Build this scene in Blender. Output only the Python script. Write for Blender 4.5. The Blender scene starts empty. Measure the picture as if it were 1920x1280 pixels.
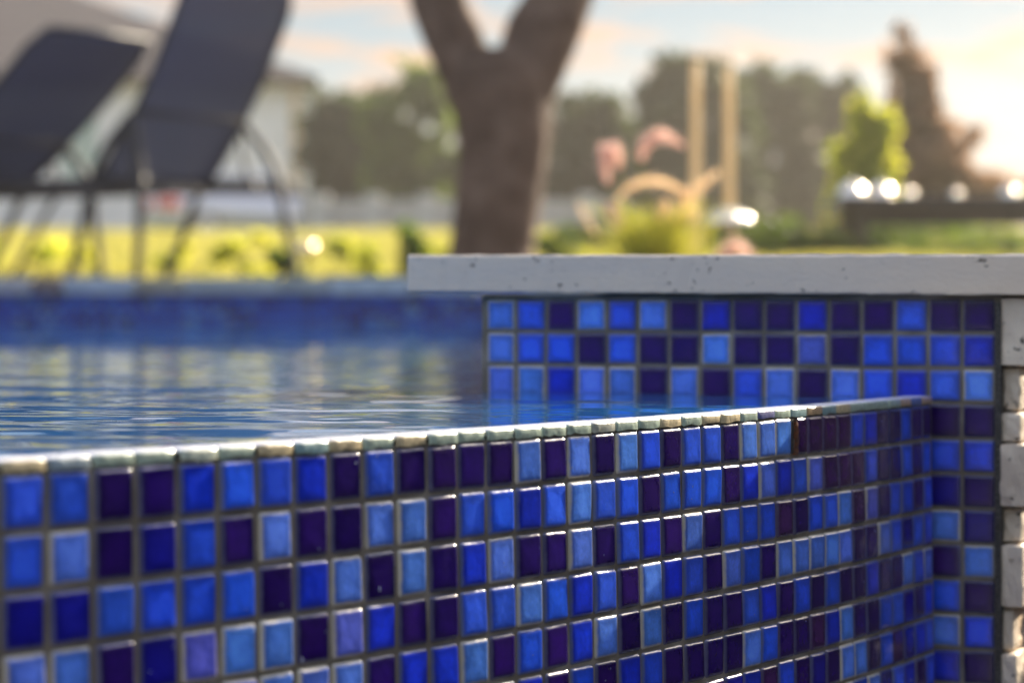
import bpy, bmesh, math, random
import numpy as np
from mathutils import Vector, Matrix
R = math.radians
random.seed(7); rng = np.random.default_rng(7)
sc = bpy.context.scene

# ------------------------------------------------------------------ camera
CZ = 0.0643                      # the lens is 6 cm above the water
cam_d = bpy.data.cameras.new("camera"); cam = bpy.data.objects.new("camera", cam_d)
sc.collection.objects.link(cam); sc.camera = cam
cam.location = (0, 0, CZ); cam.rotation_euler = (R(90), 0, 0)
cam_d.sensor_width = 36; cam_d.lens = 5000 / 1920 * 36
cam_d.shift_y = -65 / 1920
cam_d.clip_start = 0.05; cam_d.clip_end = 3000
cam_d.dof.use_dof = True; cam_d.dof.focus_distance = 1.56; cam_d.dof.aperture_fstop = 7.2

# ------------------------------------------------------------------ world and sun
SUN_AZ, SUN_EL = 37.0, 23.0      # degrees right of straight ahead, above the horizon
world = bpy.data.worlds.new("World"); sc.world = world; world.use_nodes = True
nt = world.node_tree; N = nt.nodes; L = nt.links; N.clear()
out = N.new("ShaderNodeOutputWorld"); bg = N.new("ShaderNodeBackground")
sky = N.new("ShaderNodeTexSky"); sky.sky_type = 'NISHITA'; sky.sun_disc = False
sky.sun_elevation = R(SUN_EL); sky.sun_rotation = R(SUN_AZ)
sky.dust_density = 1.6; sky.ozone_density = 2.0; sky.air_density = 1.3
tc = N.new("ShaderNodeTexCoord")
mp = N.new("ShaderNodeMapping"); mp.inputs['Scale'].default_value = (9, 9, 52.0)
ns = N.new("ShaderNodeTexNoise"); ns.inputs['Scale'].default_value = 1.35; ns.inputs['Detail'].default_value = 5; ns.inputs['Roughness'].default_value = .52; ns.inputs['Distortion'].default_value = .6
cr = N.new("ShaderNodeValToRGB"); cr.color_ramp.elements[0].position = .51; cr.color_ramp.elements[1].position = .66
cr.color_ramp.elements[1].color = (.95, .95, .95, 1)
L.new(tc.outputs['Generated'], mp.inputs['Vector']); L.new(mp.outputs[0], ns.inputs['Vector']); L.new(ns.outputs['Fac'], cr.inputs[0])
# pale warm haze near the horizon
sep = N.new("ShaderNodeSeparateXYZ"); L.new(tc.outputs['Generated'], sep.inputs[0])
hz = N.new("ShaderNodeValToRGB"); e_ = hz.color_ramp.elements
hz.color_ramp.interpolation = 'EASE'
e_[0].position = .02; e_[0].color = (1.88, 1.66, 1.38, 1); e_[1].position = .125; e_[1].color = (.74, 1.10, 1.36, 1)
x3_ = e_.new(.5); x3_.color = (1.55, 1.46, 1.36, 1); x_ = e_.new(.065); x_.color = (1.28, 1.42, 1.42, 1)
L.new(sep.outputs['Z'], hz.inputs[0])
hf = N.new("ShaderNodeMapRange"); hf.inputs['From Min'].default_value = .14; hf.inputs['From Max'].default_value = .40
hf.inputs['To Min'].default_value = 1.0; hf.inputs['To Max'].default_value = 0.38
L.new(sep.outputs['Z'], hf.inputs['Value'])
haze_mix = N.new("ShaderNodeMix"); haze_mix.data_type = 'RGBA'
L.new(hf.outputs[0], haze_mix.inputs['Factor']); L.new(sky.outputs[0], haze_mix.inputs['A']); L.new(hz.outputs[0], haze_mix.inputs['B'])
cl_mix = N.new("ShaderNodeMix"); cl_mix.data_type = 'RGBA'
cl_mix.inputs['B'].default_value = (2.3, 1.25, .66, 1)
cf = N.new("ShaderNodeMath"); cf.operation = 'MULTIPLY'; cf.inputs[1].default_value = .9
L.new(cr.outputs[0], cf.inputs[0]); L.new(cf.outputs[0], cl_mix.inputs['Factor'])
L.new(haze_mix.outputs['Result'], cl_mix.inputs['A']); L.new(cl_mix.outputs['Result'], bg.inputs['Color'])
bg.inputs['Strength'].default_value = 0.15
L.new(bg.outputs[0], out.inputs[0])
sun_d = bpy.data.lights.new("sun", 'SUN'); sun_d.energy = 4.2; sun_d.angle = R(.55); sun_d.color = (1, .86, .66)
sun = bpy.data.objects.new("sun", sun_d); sc.collection.objects.link(sun)
sdir = Vector((math.sin(R(SUN_AZ)) * math.cos(R(SUN_EL)), math.cos(R(SUN_AZ)) * math.cos(R(SUN_EL)), math.sin(R(SUN_EL))))
sun.rotation_euler = (-sdir).to_track_quat('-Z', 'Y').to_euler()
sun.location = (6, 6, 12)
sc.view_settings.view_transform = 'Standard'; sc.view_settings.look = 'None'
sc.view_settings.exposure = 1.68; sc.view_settings.gamma = 1
sc.cycles.use_denoising = True
sc.cycles.max_bounces = 7; sc.cycles.diffuse_bounces = 3; sc.cycles.glossy_bounces = 4
sc.cycles.transparent_max_bounces = 10; sc.cycles.sample_clamp_indirect = 8
sc.cycles.caustics_reflective = False; sc.cycles.caustics_refractive = False

# ------------------------------------------------------------------ helpers
def at(px, py, Y):               # a point at depth Y from where it shows in the 1920-wide photograph
    return Vector(((px - 960) / 5000 * Y, Y, CZ + (575 - py) / 5000 * Y))
def link(o, parent=None):
    sc.collection.objects.link(o)
    if parent is not None:
        o.parent = parent
        if o.type != 'LIGHT': o.matrix_parent_inverse = Matrix.Translation(parent.location).inverted() @ Matrix.Identity(4) if parent.rotation_euler[2] == 0 else parent.matrix_basis.inverted()
    return o
def tag(o, label=None, cat=None, group=None, kind=None):
    if label: o["label"] = label
    if cat: o["category"] = cat
    if group: o["group"] = group
    if kind: o["kind"] = kind
    return o
def thing(name, loc, label, cat, group=None):
    o = bpy.data.objects.new(name, None); o.location = loc; o.empty_display_size = .05
    sc.collection.objects.link(o); return tag(o, label, cat, group)
def np_mesh(name, V, F, mat, parent=None, smooth=False, attrs=None):
    me = bpy.data.meshes.new(name); V = np.asarray(V, dtype=np.float32); F = np.asarray(F, dtype=np.int32)
    me.vertices.add(len(V)); me.vertices.foreach_set('co', V.ravel())
    n = F.shape[1]; me.loops.add(F.size); me.loops.foreach_set('vertex_index', F.ravel())
    me.polygons.add(len(F)); me.polygons.foreach_set('loop_start', np.arange(0, F.size, n, dtype=np.int32))
    me.polygons.foreach_set('loop_total', np.full(len(F), n, dtype=np.int32))
    if smooth: me.polygons.foreach_set('use_smooth', np.ones(len(F), dtype=bool))
    for k, a in (attrs or {}).items():
        a = np.asarray(a, dtype=np.float32)
        if a.ndim == 1:
            at_ = me.attributes.new(k, 'FLOAT', 'POINT'); at_.data.foreach_set('value', a)
        else:
            if a.shape[1] == 3: a = np.hstack([a, np.ones((len(a), 1), np.float32)])
            at_ = me.attributes.new(k, 'FLOAT_COLOR', 'POINT'); at_.data.foreach_set('color', a.ravel())
    me.materials.append(mat); me.update(calc_edges=True); me.validate()
    return link(bpy.data.objects.new(name, me), parent)
def bm_obj(name, bm, mat, parent=None, smooth=False):
    bmesh.ops.recalc_face_normals(bm, faces=bm.faces)
    me = bpy.data.meshes.new(name); bm.to_mesh(me); bm.free(); me.materials.append(mat)
    if smooth:
        for p in me.polygons: p.use_smooth = True
    return link(bpy.data.objects.new(name, me), parent)
def add_box(bm, c, size, rot=None, bevel=0, seg=2):
    r = bmesh.ops.create_cube(bm, size=1); vs = r['verts']
    M = Matrix.Translation(Vector(c)) @ (rot or Matrix.Identity(4)) @ Matrix.Diagonal((*size, 1))
    bmesh.ops.transform(bm, matrix=M, verts=vs)
    if bevel:
        es = list({e for v in vs for e in v.link_edges})
        bmesh.ops.bevel(bm, geom=es, offset=bevel, segments=seg, affect='EDGES', profile=.6)
    return vs
def add_tube(bm, pts, rad, n=10, caps=True):
    pts = [Vector(p) for p in pts]; rads = rad if hasattr(rad, '__len__') else [rad] * len(pts)
    rings = []; ref = Vector((.13, .2, .97))
    for i, p in enumerate(pts):
        d = (pts[min(i + 1, len(pts) - 1)] - pts[max(i - 1, 0)]).normalized()
        a = d.cross(ref)
        if a.length < .1: a = d.cross(Vector((1, 0, 0)))
        a.normalize(); b = d.cross(a)
        rings.append([bm.verts.new(p + (a * math.cos(2 * math.pi * k / n) + b * math.sin(2 * math.pi * k / n)) * rads[i]) for k in range(n)])
    for r0, r1 in zip(rings, rings[1:]):
        for k in range(n): bm.faces.new((r0[k], r0[(k + 1) % n], r1[(k + 1) % n], r1[k]))
    if caps:
        bm.faces.new(rings[0][::-1]); bm.faces.new(rings[-1])
def catmull(pts, n=6):
    P = [Vector(p) for p in pts]; P = [2 * P[0] - P[1]] + P + [2 * P[-1] - P[-2]]; o = []
    for i in range(1, len(P) - 2):
        for k in range(n):
            t = k / n; a, b, c, d = P[i - 1], P[i], P[i + 1], P[i + 2]
            o.append(.5 * ((2 * b) + (c - a) * t + (2 * a - 5 * b + 4 * c - d) * t * t + (3 * b - a - 3 * c + d) * t ** 3))
    o.append(P[-2]); return o
def prism(bm, poly, z0, z1):
    a = [bm.verts.new((x, y, z0)) for x, y in poly]; b = [bm.verts.new((x, y, z1)) for x, y in poly]
    bm.faces.new(a[::-1]); bm.faces.new(b)
    for i in range(len(poly)):
        j = (i + 1) % len(poly); bm.faces.new((a[i], a[j], b[j], b[i]))

# ------------------------------------------------------------------ materials
def mat(name, col=(.5, .5, .5), rough=.6, metal=0, spec=.5, noise=None, bump=None, coat=0):
    m = bpy.data.materials.new(name); m.use_nodes = True
    n = m.node_tree.nodes; l = m.node_tree.links; b = n['Principled BSDF']
    b.inputs['Base Color'].default_value = (*col, 1); b.inputs['Roughness'].default_value = rough
    b.inputs['Metallic'].default_value = metal; b.inputs['Specular IOR Level'].default_value = spec
    b.inputs['Coat Weight'].default_value = coat
    tcn = n.new('ShaderNodeTexCoord')
    if noise:                                   # (scale, other colour, low, high)
        t = n.new('ShaderNodeTexNoise'); t.inputs['Scale'].default_value = noise[0]; t.inputs['Detail'].default_value = 6
        l.new(tcn.outputs['Object'], t.inputs['Vector'])
        r = n.new('ShaderNodeMapRange'); r.inputs['From Min'].default_value = noise[2]; r.inputs['From Max'].default_value = noise[3]
        l.new(t.outputs['Fac'], r.inputs['Value'])
        mx = n.new('ShaderNodeMix'); mx.data_type = 'RGBA'; mx.inputs['A'].default_value = (*col, 1); mx.inputs['B'].default_value = (*noise[1], 1)
        l.new(r.outputs[0], mx.inputs['Factor']); l.new(mx.outputs['Result'], b.inputs['Base Color'])
    if bump:
        t2 = n.new('ShaderNodeTexNoise'); t2.inputs['Scale'].default_value = bump[0]; t2.inputs['Detail'].default_value = 5
        l.new(tcn.outputs['Object'], t2.inputs['Vector'])
        bp = n.new('ShaderNodeBump'); bp.inputs['Strength'].default_value = bump[1]; bp.inputs['Distance'].default_value = bump[2]
        l.new(t2.outputs['Fac'], bp.inputs['Height']); l.new(bp.outputs[0], b.inputs['Normal'])
    return m
def leaf_mat(name, ca, cb, trans=.5, tcol=None):
    m = bpy.data.materials.new(name); m.use_nodes = True; n = m.node_tree.nodes; l = m.node_tree.links; n.clear()
    o = n.new('ShaderNodeOutputMaterial'); a = n.new('ShaderNodeAttribute'); a.attribute_name = 'var'
    mx = n.new('ShaderNodeMix'); mx.data_type = 'RGBA'; mx.inputs['A'].default_value = (*ca, 1); mx.inputs['B'].default_value = (*cb, 1)
    l.new(a.outputs['Fac'], mx.inputs['Factor'])
    d = n.new('ShaderNodeBsdfPrincipled'); d.inputs['Roughness'].default_value = .55; l.new(mx.outputs['Result'], d.inputs['Base Color'])
    t = n.new('ShaderNodeBsdfTranslucent')
    tm = n.new('ShaderNodeMix'); tm.data_type = 'RGBA'; tm.blend_type = 'MULTIPLY'; tm.inputs['Factor'].default_value = 1
    l.new(mx.outputs['Result'], tm.inputs['A']); tm.inputs['B'].default_value = (*(tcol or (1.6, 1.7, .7)), 1); l.new(tm.outputs['Result'], t.inputs['Color'])
    s = n.new('ShaderNodeMixShader'); s.inputs[0].default_value = trans
    l.new(d.outputs[0], s.inputs[1]); l.new(t.outputs[0], s.inputs[2]); l.new(s.outputs[0], o.inputs[0]); return m

def tile_material():
    m = bpy.data.materials.new('glazed_tile'); m.use_nodes = True; n = m.node_tree.nodes; l = m.node_tree.links
    b = n['Principled BSDF']
    fc = n.new('ShaderNodeAttribute'); fc.attribute_name = 'face_col'
    rc = n.new('ShaderNodeAttribute'); rc.attribute_name = 'rim_col'
    ed = n.new('ShaderNodeAttribute'); ed.attribute_name = 'edge'
    tcn = n.new('ShaderNodeTexCoord')
    nz = n.new('ShaderNodeTexNoise'); nz.inputs['Scale'].default_value = 190; nz.inputs['Detail'].default_value = 4
    l.new(tcn.outputs['Object'], nz.inputs['Vector'])
    ad = n.new('ShaderNodeMath'); ad.operation = 'MULTIPLY_ADD'; ad.inputs[1].default_value = .07; l.new(nz.outputs['Fac'], ad.inputs[0]); l.new(ed.outputs['Fac'], ad.inputs[2])
    mr = n.new('ShaderNodeMapRange'); mr.interpolation_type = 'SMOOTHSTEP'; mr.inputs['From Min'].default_value = .045; mr.inputs['From Max'].default_value = .145; l.new(ad.outputs[0], mr.inputs['Value'])
    # mottled depth of colour in the glaze: darker towards the border, cloudier in the middle
    n2 = n.new('ShaderNodeTexNoise'); n2.inputs['Scale'].default_value = 420; n2.inputs['Detail'].default_value = 5; n2.inputs['Roughness'].default_value = .7
    l.new(tcn.outputs['Object'], n2.inputs['Vector'])
    n3 = n.new('ShaderNodeTexNoise'); n3.inputs['Scale'].default_value = 60; n3.inputs['Detail'].default_value = 2
    l.new(tcn.outputs['Object'], n3.inputs['Vector'])
    sm = n.new('ShaderNodeMath'); sm.operation = 'ADD'; l.new(n2.outputs['Fac'], sm.inputs[0]); l.new(n3.outputs['Fac'], sm.inputs[1])
    v = n.new('ShaderNodeMapRange'); v.inputs['From Min'].default_value = .65; v.inputs['From Max'].default_value = 1.35; v.inputs['To Min'].default_value = .72; v.inputs['To Max'].default_value = 1.3
    l.new(sm.outputs[0], v.inputs['Value'])
    md = n.new('ShaderNodeMapRange'); md.inputs['From Min'].default_value = .1; md.inputs['From Max'].default_value = .3; md.inputs['To Min'].default_value = .62; md.inputs['To Max'].default_value = 1.06
    l.new(ed.outputs['Fac'], md.inputs['Value'])
    mm = n.new('ShaderNodeMath'); mm.operation = 'MULTIPLY'; l.new(v.outputs[0], mm.inputs[0]); l.new(md.outputs[0], mm.inputs[1])
    sc_ = n.new('ShaderNodeVectorMath'); sc_.operation = 'SCALE'; l.new(fc.outputs['Color'], sc_.inputs[0]); l.new(mm.outputs[0], sc_.inputs['Scale'])
    mx = n.new('ShaderNodeMix'); mx.data_type = 'RGBA'; l.new(mr.outputs[0], mx.inputs['Factor']); l.new(rc.outputs['Color'], mx.inputs['A']); l.new(sc_.outputs[0], mx.inputs['B'])
    l.new(mx.outputs['Result'], b.inputs['Base Color'])
    b.inputs['Roughness'].default_value = .22; b.inputs['Specular IOR Level'].default_value = .28
    b.inputs['Coat Weight'].default_value = .5; b.inputs['Coat Roughness'].default_value = .06
    bn = n.new('ShaderNodeTexNoise'); bn.inputs['Scale'].default_value = 130; bn.inputs['Detail'].default_value = 3
    l.new(tcn.outputs['Object'], bn.inputs['Vector'])
    bp = n.new('ShaderNodeBump'); bp.inputs['Strength'].default_value = .5; bp.inputs['Distance'].default_value = .0007
    l.new(bn.outputs['Fac'], bp.inputs['Height']); l.new(bp.outputs[0], b.inputs['Normal']); l.new(bp.outputs[0], b.inputs['Coat Normal'])
    return m
M_TILE = tile_material()
M_GROUT = mat('grout', (.17, .145, .110), .85, noise=(38, (.31, .28, .23), .46, .72), bump=(900, .6, .0006))
def travertine(name, a, b_, c, sx=9, sz=60, pores=.5, cs=2.2):
    m = mat(name, a, .62); n = m.node_tree.nodes; l = m.node_tree.links; b = n['Principled BSDF']
    t = n.new('ShaderNodeTexCoord'); mp = n.new('ShaderNodeMapping'); mp.inputs['Scale'].default_value = (sx, sx, sz); l.new(t.outputs['Object'], mp.inputs[0])
    n1 = n.new('ShaderNodeTexNoise'); n1.inputs['Scale'].default_value = 1; n1.inputs['Detail'].default_value = 8; l.new(mp.outputs[0], n1.inputs['Vector'])
    r1 = n.new('ShaderNodeValToRGB'); r1.color_ramp.elements[0].position = .35; r1.color_ramp.elements[1].position = .65
    r1.color_ramp.elements[0].color = (*a, 1); r1.color_ramp.elements[1].color = (*b_, 1); l.new(n1.outputs['Fac'], r1.inputs[0])
    # pores
    vmap = n.new('ShaderNodeMapping'); vmap.inputs['Scale'].default_value = (1, 1, 1.6); l.new(t.outputs['Object'], vmap.inputs[0])
    dn = n.new('ShaderNodeTexNoise'); dn.inputs['Scale'].default_value = 160; dn.inputs['Detail'].default_value = 6; dn.inputs['Roughness'].default_value = .62; l.new(vmap.outputs[0], dn.inputs['Vector'])
    gate = n.new('ShaderNodeTexNoise'); gate.inputs['Scale'].default_value = 45; l.new(t.outputs['Object'], gate.inputs['Vector'])
    mu = n.new('ShaderNodeMath'); mu.operation = 'MULTIPLY_ADD'; mu.inputs[1].default_value = .45; l.new(gate.outputs['Fac'], mu.inputs[0]); l.new(dn.outputs['Fac'], mu.inputs[2])
    rp = n.new('ShaderNodeMapRange'); rp.inputs['From Min'].default_value = .905 - .02 * pores; rp.inputs['From Max'].default_value = .95 - .02 * pores; l.new(mu.outputs[0], rp.inputs['Value'])
    mx = n.new('ShaderNodeMix'); mx.data_type = 'RGBA'; l.new(rp.outputs[0], mx.inputs['Factor']); l.new(r1.outputs[0], mx.inputs['A']); mx.inputs['B'].default_value = (*c, 1)
    l.new(mx.outputs['Result'], b.inputs['Base Color'])
    inv = n.new('ShaderNodeMath'); inv.operation = 'MULTIPLY_ADD'; inv.inputs[1].default_value = -1; l.new(rp.outputs[0], inv.inputs[0]); l.new(dn.outputs['Fac'], inv.inputs[2])
    bp = n.new('ShaderNodeBump'); bp.inputs['Strength'].default_value = .6; bp.inputs['Distance'].default_value = .0012
    l.new(inv.outputs[0], bp.inputs['Height']); l.new(bp.outputs[0], b.inputs['Normal']); return m
M_COPE = travertine('travertine', (.74, .62, .50), (.80, .66, .51), (.13, .095, .07)); M_COPE.node_tree.nodes['Principled BSDF'].inputs['Roughness'].default_value = .42

# ------------------------------------------------------------------ tiles
P = 0.025
PAL = {'L': ((.115, .275, 1.0), (.56, .53, .43)), 'V': ((.125, .165, .78), (.54, .50, .42)), 'M': ((.022, .110, .95), (.12, .155, .30)),
       'B': ((.008, .042, .76), (.10, .13, .27)), 'N': ((.006, .007, .31), (.09, .10, .21)), 'D': ((.022, .003, .150), (.10, .105, .19)),
       'P': ((.060, .015, .12), (.12, .105, .19))}  # P carries a purple-brown reflection in its colour
def tile_cols(ch):
    f, r = PAL[ch]; k = random.uniform(.82, 1.2); h = random.uniform(-.12, .12)
    f = (f[0] * k * (1 + h), f[1] * k * (1 - h), f[2] * k); k2 = random.uniform(.85, 1.15)
    if ch == 'M' and random.random() < .3: f = (f[0] + .02, f[1] + .035, f[2] + .06)
    return f, tuple(c * k2 for c in r)
GA = np.array([0, .025, .06, .10, .16, .30, .5, .70, .84, .90, .94, .975, 1.0])
def tile_grid(ga, H, rc=.08, bw=.105, skirt=True):
    n = len(ga); a, b = np.meshgrid(ga, ga, indexing='ij'); x = a * 2 - 1; y = b * 2 - 1
    hx = np.abs(x) - (1 - rc * 2); hy = np.abs(y) - (1 - rc * 2); msk = (hx > 0) & (hy > 0)
    s = np.where(msk, np.maximum(hx, hy) / np.maximum(np.hypot(hx, hy), 1e-9), 1)
    x = np.where(msk, np.sign(x) * (1 - rc * 2 + hx * s), x); y = np.where(msk, np.sign(y) * (1 - rc * 2 + hy * s), y)
    g = lambda t: 1 - (1 - np.clip(np.minimum(t, 1 - t) / bw, 0, 1)) ** 2.4
    hgt = H * g(a) * g(b)
    hgt = hgt * (1 + .05 * (1 - ((a - .5) ** 2 + (b - .5) ** 2) * 4))
    edge = np.minimum(np.minimum(a, 1 - a), np.minimum(b, 1 - b))
    idx = np.arange(n * n).reshape(n, n)
    F = np.stack([idx[:-1, :-1], idx[1:, :-1], idx[1:, 1:], idx[:-1, 1:]], -1).reshape(-1, 4)
    return x.ravel() / 2, y.ravel() / 2, hgt.ravel(), edge.ravel(), F
class Tiles:
    def __init__(s, ga=GA, H=.0018, **k): s.g = tile_grid(ga, H, **k); s.V = []; s.F = []; s.fc = []; s.rc = []; s.e = []; s.n = 0
    def add(s, C, U, Dn, Nn, w, h, cols, jit=1, bulge=1):
        x, y, z, e, F = s.g; C, U, Dn, Nn = map(np.array, (C, U, Dn, Nn))
        tx, ty = rng.normal(0, .013 * jit, 2); bulge = bulge * rng.uniform(.72, 1.2); off = rng.normal(0, .00012 * jit); ro = rng.normal(0, .006 * jit)
        w *= 1 + rng.normal(0, .012) * jit; h *= 1 + rng.normal(0, .012) * jit
        X = x * w; Y = y * h; X, Y = X - ro * Y, Y + ro * X
        V = C + X[:, None] * U + Y[:, None] * Dn + (z * bulge + off + X * tx + Y * ty - .0003)[:, None] * Nn
        s.V.append(V); s.F.append(F + s.n); s.n += len(V); s.e.append(e)
        s.fc.append(np.tile(cols[0], (len(V), 1))); s.rc.append(np.tile(cols[1], (len(V), 1)))
    def build(s, name, parent, m=None):
        F = np.vstack(s.F); o = np_mesh(name, np.vstack(s.V), F[:, ::1], m or M_TILE, parent, True, {'face_col': np.vstack(s.fc), 'rim_col': np.vstack(s.rc), 'edge': np.concatenate(s.e)})
        return o

# spillway wall: a shallow curve in plan. j counts tile joints, 38 is the inside corner
ph = [-1.4736049558306453e-05, 0.0009502648405330232, -0.00022880201325588032, -1.7938254187553313, 112.69385594185208]
pxl = [1.4493366128015345e-05, -0.0015779191498833435, 0.07226807435781031, -2.5218159046522746, 93.95411903381088, -7.063420076423382]
cut = []
for j in range(1, 39):
    h = np.polyval(ph, j); X = (np.polyval(pxl, j) - 960) / h * P; cut.append((X, 5000 * P / h))
cut = np.array(cut); js = np.arange(1, 39)
cx = np.polyfit(js, cut[:, 0], 3); cy = np.polyfit(js, cut[:, 1], 3)
def wall_pt(j):
    if j < 1: 
        p = wall_pt(1.0); q = wall_pt(1.5); d = (q - p) / .5
        t = j - 1; c = np.array([-d[1], d[0]]) * (.004 * t * t) 
        return p + d * t - c * np.sign(1) 
    return np.array([np.polyval(cx, j), np.polyval(cy, j)])
def wall_frame(j):
    d = wall_pt(j + .05) - wall_pt(j - .05); d /= np.linalg.norm(d)
    return d, np.array([d[1], -d[0]])          # along, outward (towards the camera side)
B0 = CZ - 2.75 * P                              # joint under the lip tiles
BATTER = .016
FW = [
"MMDDBMMBDMDDDDLDLDLMDMMDLLLPPPPMBDDMDD",
"MLDNMDLDDLLDMMBMLMMDMMMDBLBMVPPPMDDMDM",
"NNMMMMDBLDLDBLDDLDMBDLDMMMPDMMLPVDMMDM",
"LLDNVLLDVBDDMMLMBMDLBMDLMDLLLLLDDLMNMB",
"MDLBDVLLLDBBLDMDBLDLDMDDMBDMDMDDBDDLML",
"DMLMDDMDLMDLMLBDMDBMDDDDLMDDPBLDDMMNDB",
"LBDDMLDMMDLBDMDLMMDBMDDNBPMDNDLLDMPNBM"]
ROWS = 15
while len(FW) < ROWS: FW.append(''.join(random.choice('LMMMBDDDNL') for _ in range(38)))
J0 = -14
spill = thing('spillway_wall', (*wall_pt(20), B0), 'low curved pool wall faced in blue mosaic, with pale glazed lip tiles along its wet top', 'pool wall')
tl = Tiles()
for r in range(ROWS):
    for j in range(J0, 38):
        ch = FW[r][j] if j >= 0 else random.choice('LMMMBDDDNL')
        c = wall_pt(j + .5); d, n = wall_frame(j + .5); zc = B0 - (r + .5) * P
        c = c + n * (BATTER * (B0 - zc) + .0002)
        w = .932 * P; cc = c
        if j == 27 and r == 0: w = .60 * P; cc = c + d * (.155 * P)
        if j == 37: w = .80 * P; cc = c - d * .002
        f, rm = tile_cols(ch)
        tl.add((*cc, zc), (*d, 0), (n[0] * BATTER, n[1] * BATTER, -1), (*n, BATTER), w, .932 * P, (f, rm))
tl.build('tile_facing', spill)
# wall core (grout shows between the tiles)
bm = bmesh.new(); prev = None; z1 = B0 + .0002; z0 = B0 - ROWS * P - .01; THK = .05
for j in np.arange(J0, 38.01, .5):
    c = wall_pt(j); d, n = wall_frame(j); o1 = c + n * BATTER * (B0 - z0); i = c - n * THK
    ring = [bm.verts.new((*c, z1)), bm.verts.new((*o1, z0)), bm.verts.new((*i, z0)), bm.verts.new((*i, z1))]
    if prev:
        for a in range(4): bm.faces.new((prev[a], prev[(a + 1) % 4], ring[(a + 1) % 4], ring[a]))
    else: bm.faces.new(ring)
    prev = ring
bm.faces.new(prev[::-1]); bm_obj('grout_core', bm, M_GROUT, spill)
# lip tiles: unglazed side edge shows below a glazed top
CEL = (.36, .46, .38); BEI = (.55, .46, .28); TEAL = (.22, .36, .38); VIO = (.12, .13, .32); TAN = (.52, .36, .20)
lipseq = [BEI, (.28, .36, .42), CEL, CEL, (.46, .52, .44), CEL, BEI, TEAL, BEI, CEL, BEI, CEL, CEL, CEL, CEL, CEL, CEL, (.42, .44, .38), CEL, CEL, BEI, CEL, BEI, BEI, CEL, VIO, CEL, TEAL, TAN, TEAL, BEI, CEL, CEL, CEL, CEL, TAN, (.1, .16, .4), TAN]
M_LIP = bpy.data.materials.new('lip_tile'); M_LIP.use_nodes = True
n_ = M_LIP.node_tree.nodes; l_ = M_LIP.node_tree.links; b_ = n_['Principled BSDF']
a1 = n_.new('ShaderNodeAttribute'); a1.attribute_name = 'face_col'; a2 = n_.new('ShaderNodeTexCoord'); a3 = n_.new('ShaderNodeTexNoise'); a3.inputs['Scale'].default_value = 330; a3.inputs['Detail'].default_value = 6
l_.new(a2.outputs['Object'], a3.inputs['Vector']); a4 = n_.new('ShaderNodeMapRange'); a4.inputs['From Min'].default_value = .3; a4.inputs['From Max'].default_value = .7; a4.inputs['To Min'].default_value = .72; a4.inputs['To Max'].default_value = 1.25
l_.new(a3.outputs['Fac'], a4.inputs['Value']); a5 = n_.new('ShaderNodeVectorMath'); a5.operation = 'SCALE'; l_.new(a1.outputs['Color'], a5.inputs[0]); l_.new(a4.outputs[0], a5.inputs['Scale'])
l_.new(a5.outputs[0], b_.inputs['Base Color']); b_.inputs['Roughness'].default_value = .38; b_.inputs['Coat Weight'].default_value = .5; b_.inputs['Coat Roughness'].default_value = .12
a6 = n_.new('ShaderNodeBump'); a6.inputs['Strength'].default_value = .7; a6.inputs['Distance'].default_value = .0005; l_.new(a3.outputs['Fac'], a6.inputs['Height']); l_.new(a6.outputs[0], b_.inputs['Normal'])
V = []; F = []; FC = []; nn = 0
LIP0, LIP1 = B0 + .0003, .0010
for j in range(J0, 38):
    col = lipseq[j] if j >= 0 else random.choice([CEL, BEI, CEL, TEAL]); top = (.80, .80, .88)
    c = wall_pt(j + .5); d, n = wall_frame(j + .5); zj = random.gauss(0, .00012); w = P * .95 * random.uniform(.99, 1.01); oj = random.gauss(.0012, .0003)
    ks = np.linspace(0, 1, 6); prof = []  # cross-section: outer bottom -> rounded top edge -> back
    for (o, z, side) in [(0, LIP0, 1), (.0001, LIP0 + .0012, 1), (.0, LIP1 - .0012, 1), (-.0004, LIP1 - .0004, 1), (-.0014, LIP1, 0), (-.010, LIP1 + .0003, 0), (-.019, LIP1 + .0001, 0), (-.022, LIP1 - .001, 0), (-.0225, LIP0, 0)]: prof.append((o, z, side))
    for iu, u in enumerate([-.5, -.485, -.46, -.2, 0, .2, .46, .485, .5]):
        q = [.0010, .0002, 0, 0, 0, 0, 0, .0002, .0010][iu]
        for (o, z, side) in prof:
            wob = random.gauss(0, .00007) if side else 0
            p = c + d * u * w + n * (o + oj - q + wob); zz = z + zj - (q if z > LIP0 + .002 else 0) + (random.uniform(-.0009, .0003) if z == LIP0 and side else 0)
            V.append((p[0], p[1], zz)); FC.append(col if side else top)
    np_ = len(prof)
    for iu in range(8):
        for k in range(np_ - 1):
            a = nn + iu * np_ + k; F.append((a, a + 1, a + np_ + 1, a + np_))
    nn += 9 * np_
V = np.array(V); F = np.array(F)[:, ::-1]
np_mesh('lip_tiles', V, F, M_LIP, spill, True, {'face_col': np.array(FC)})
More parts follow.
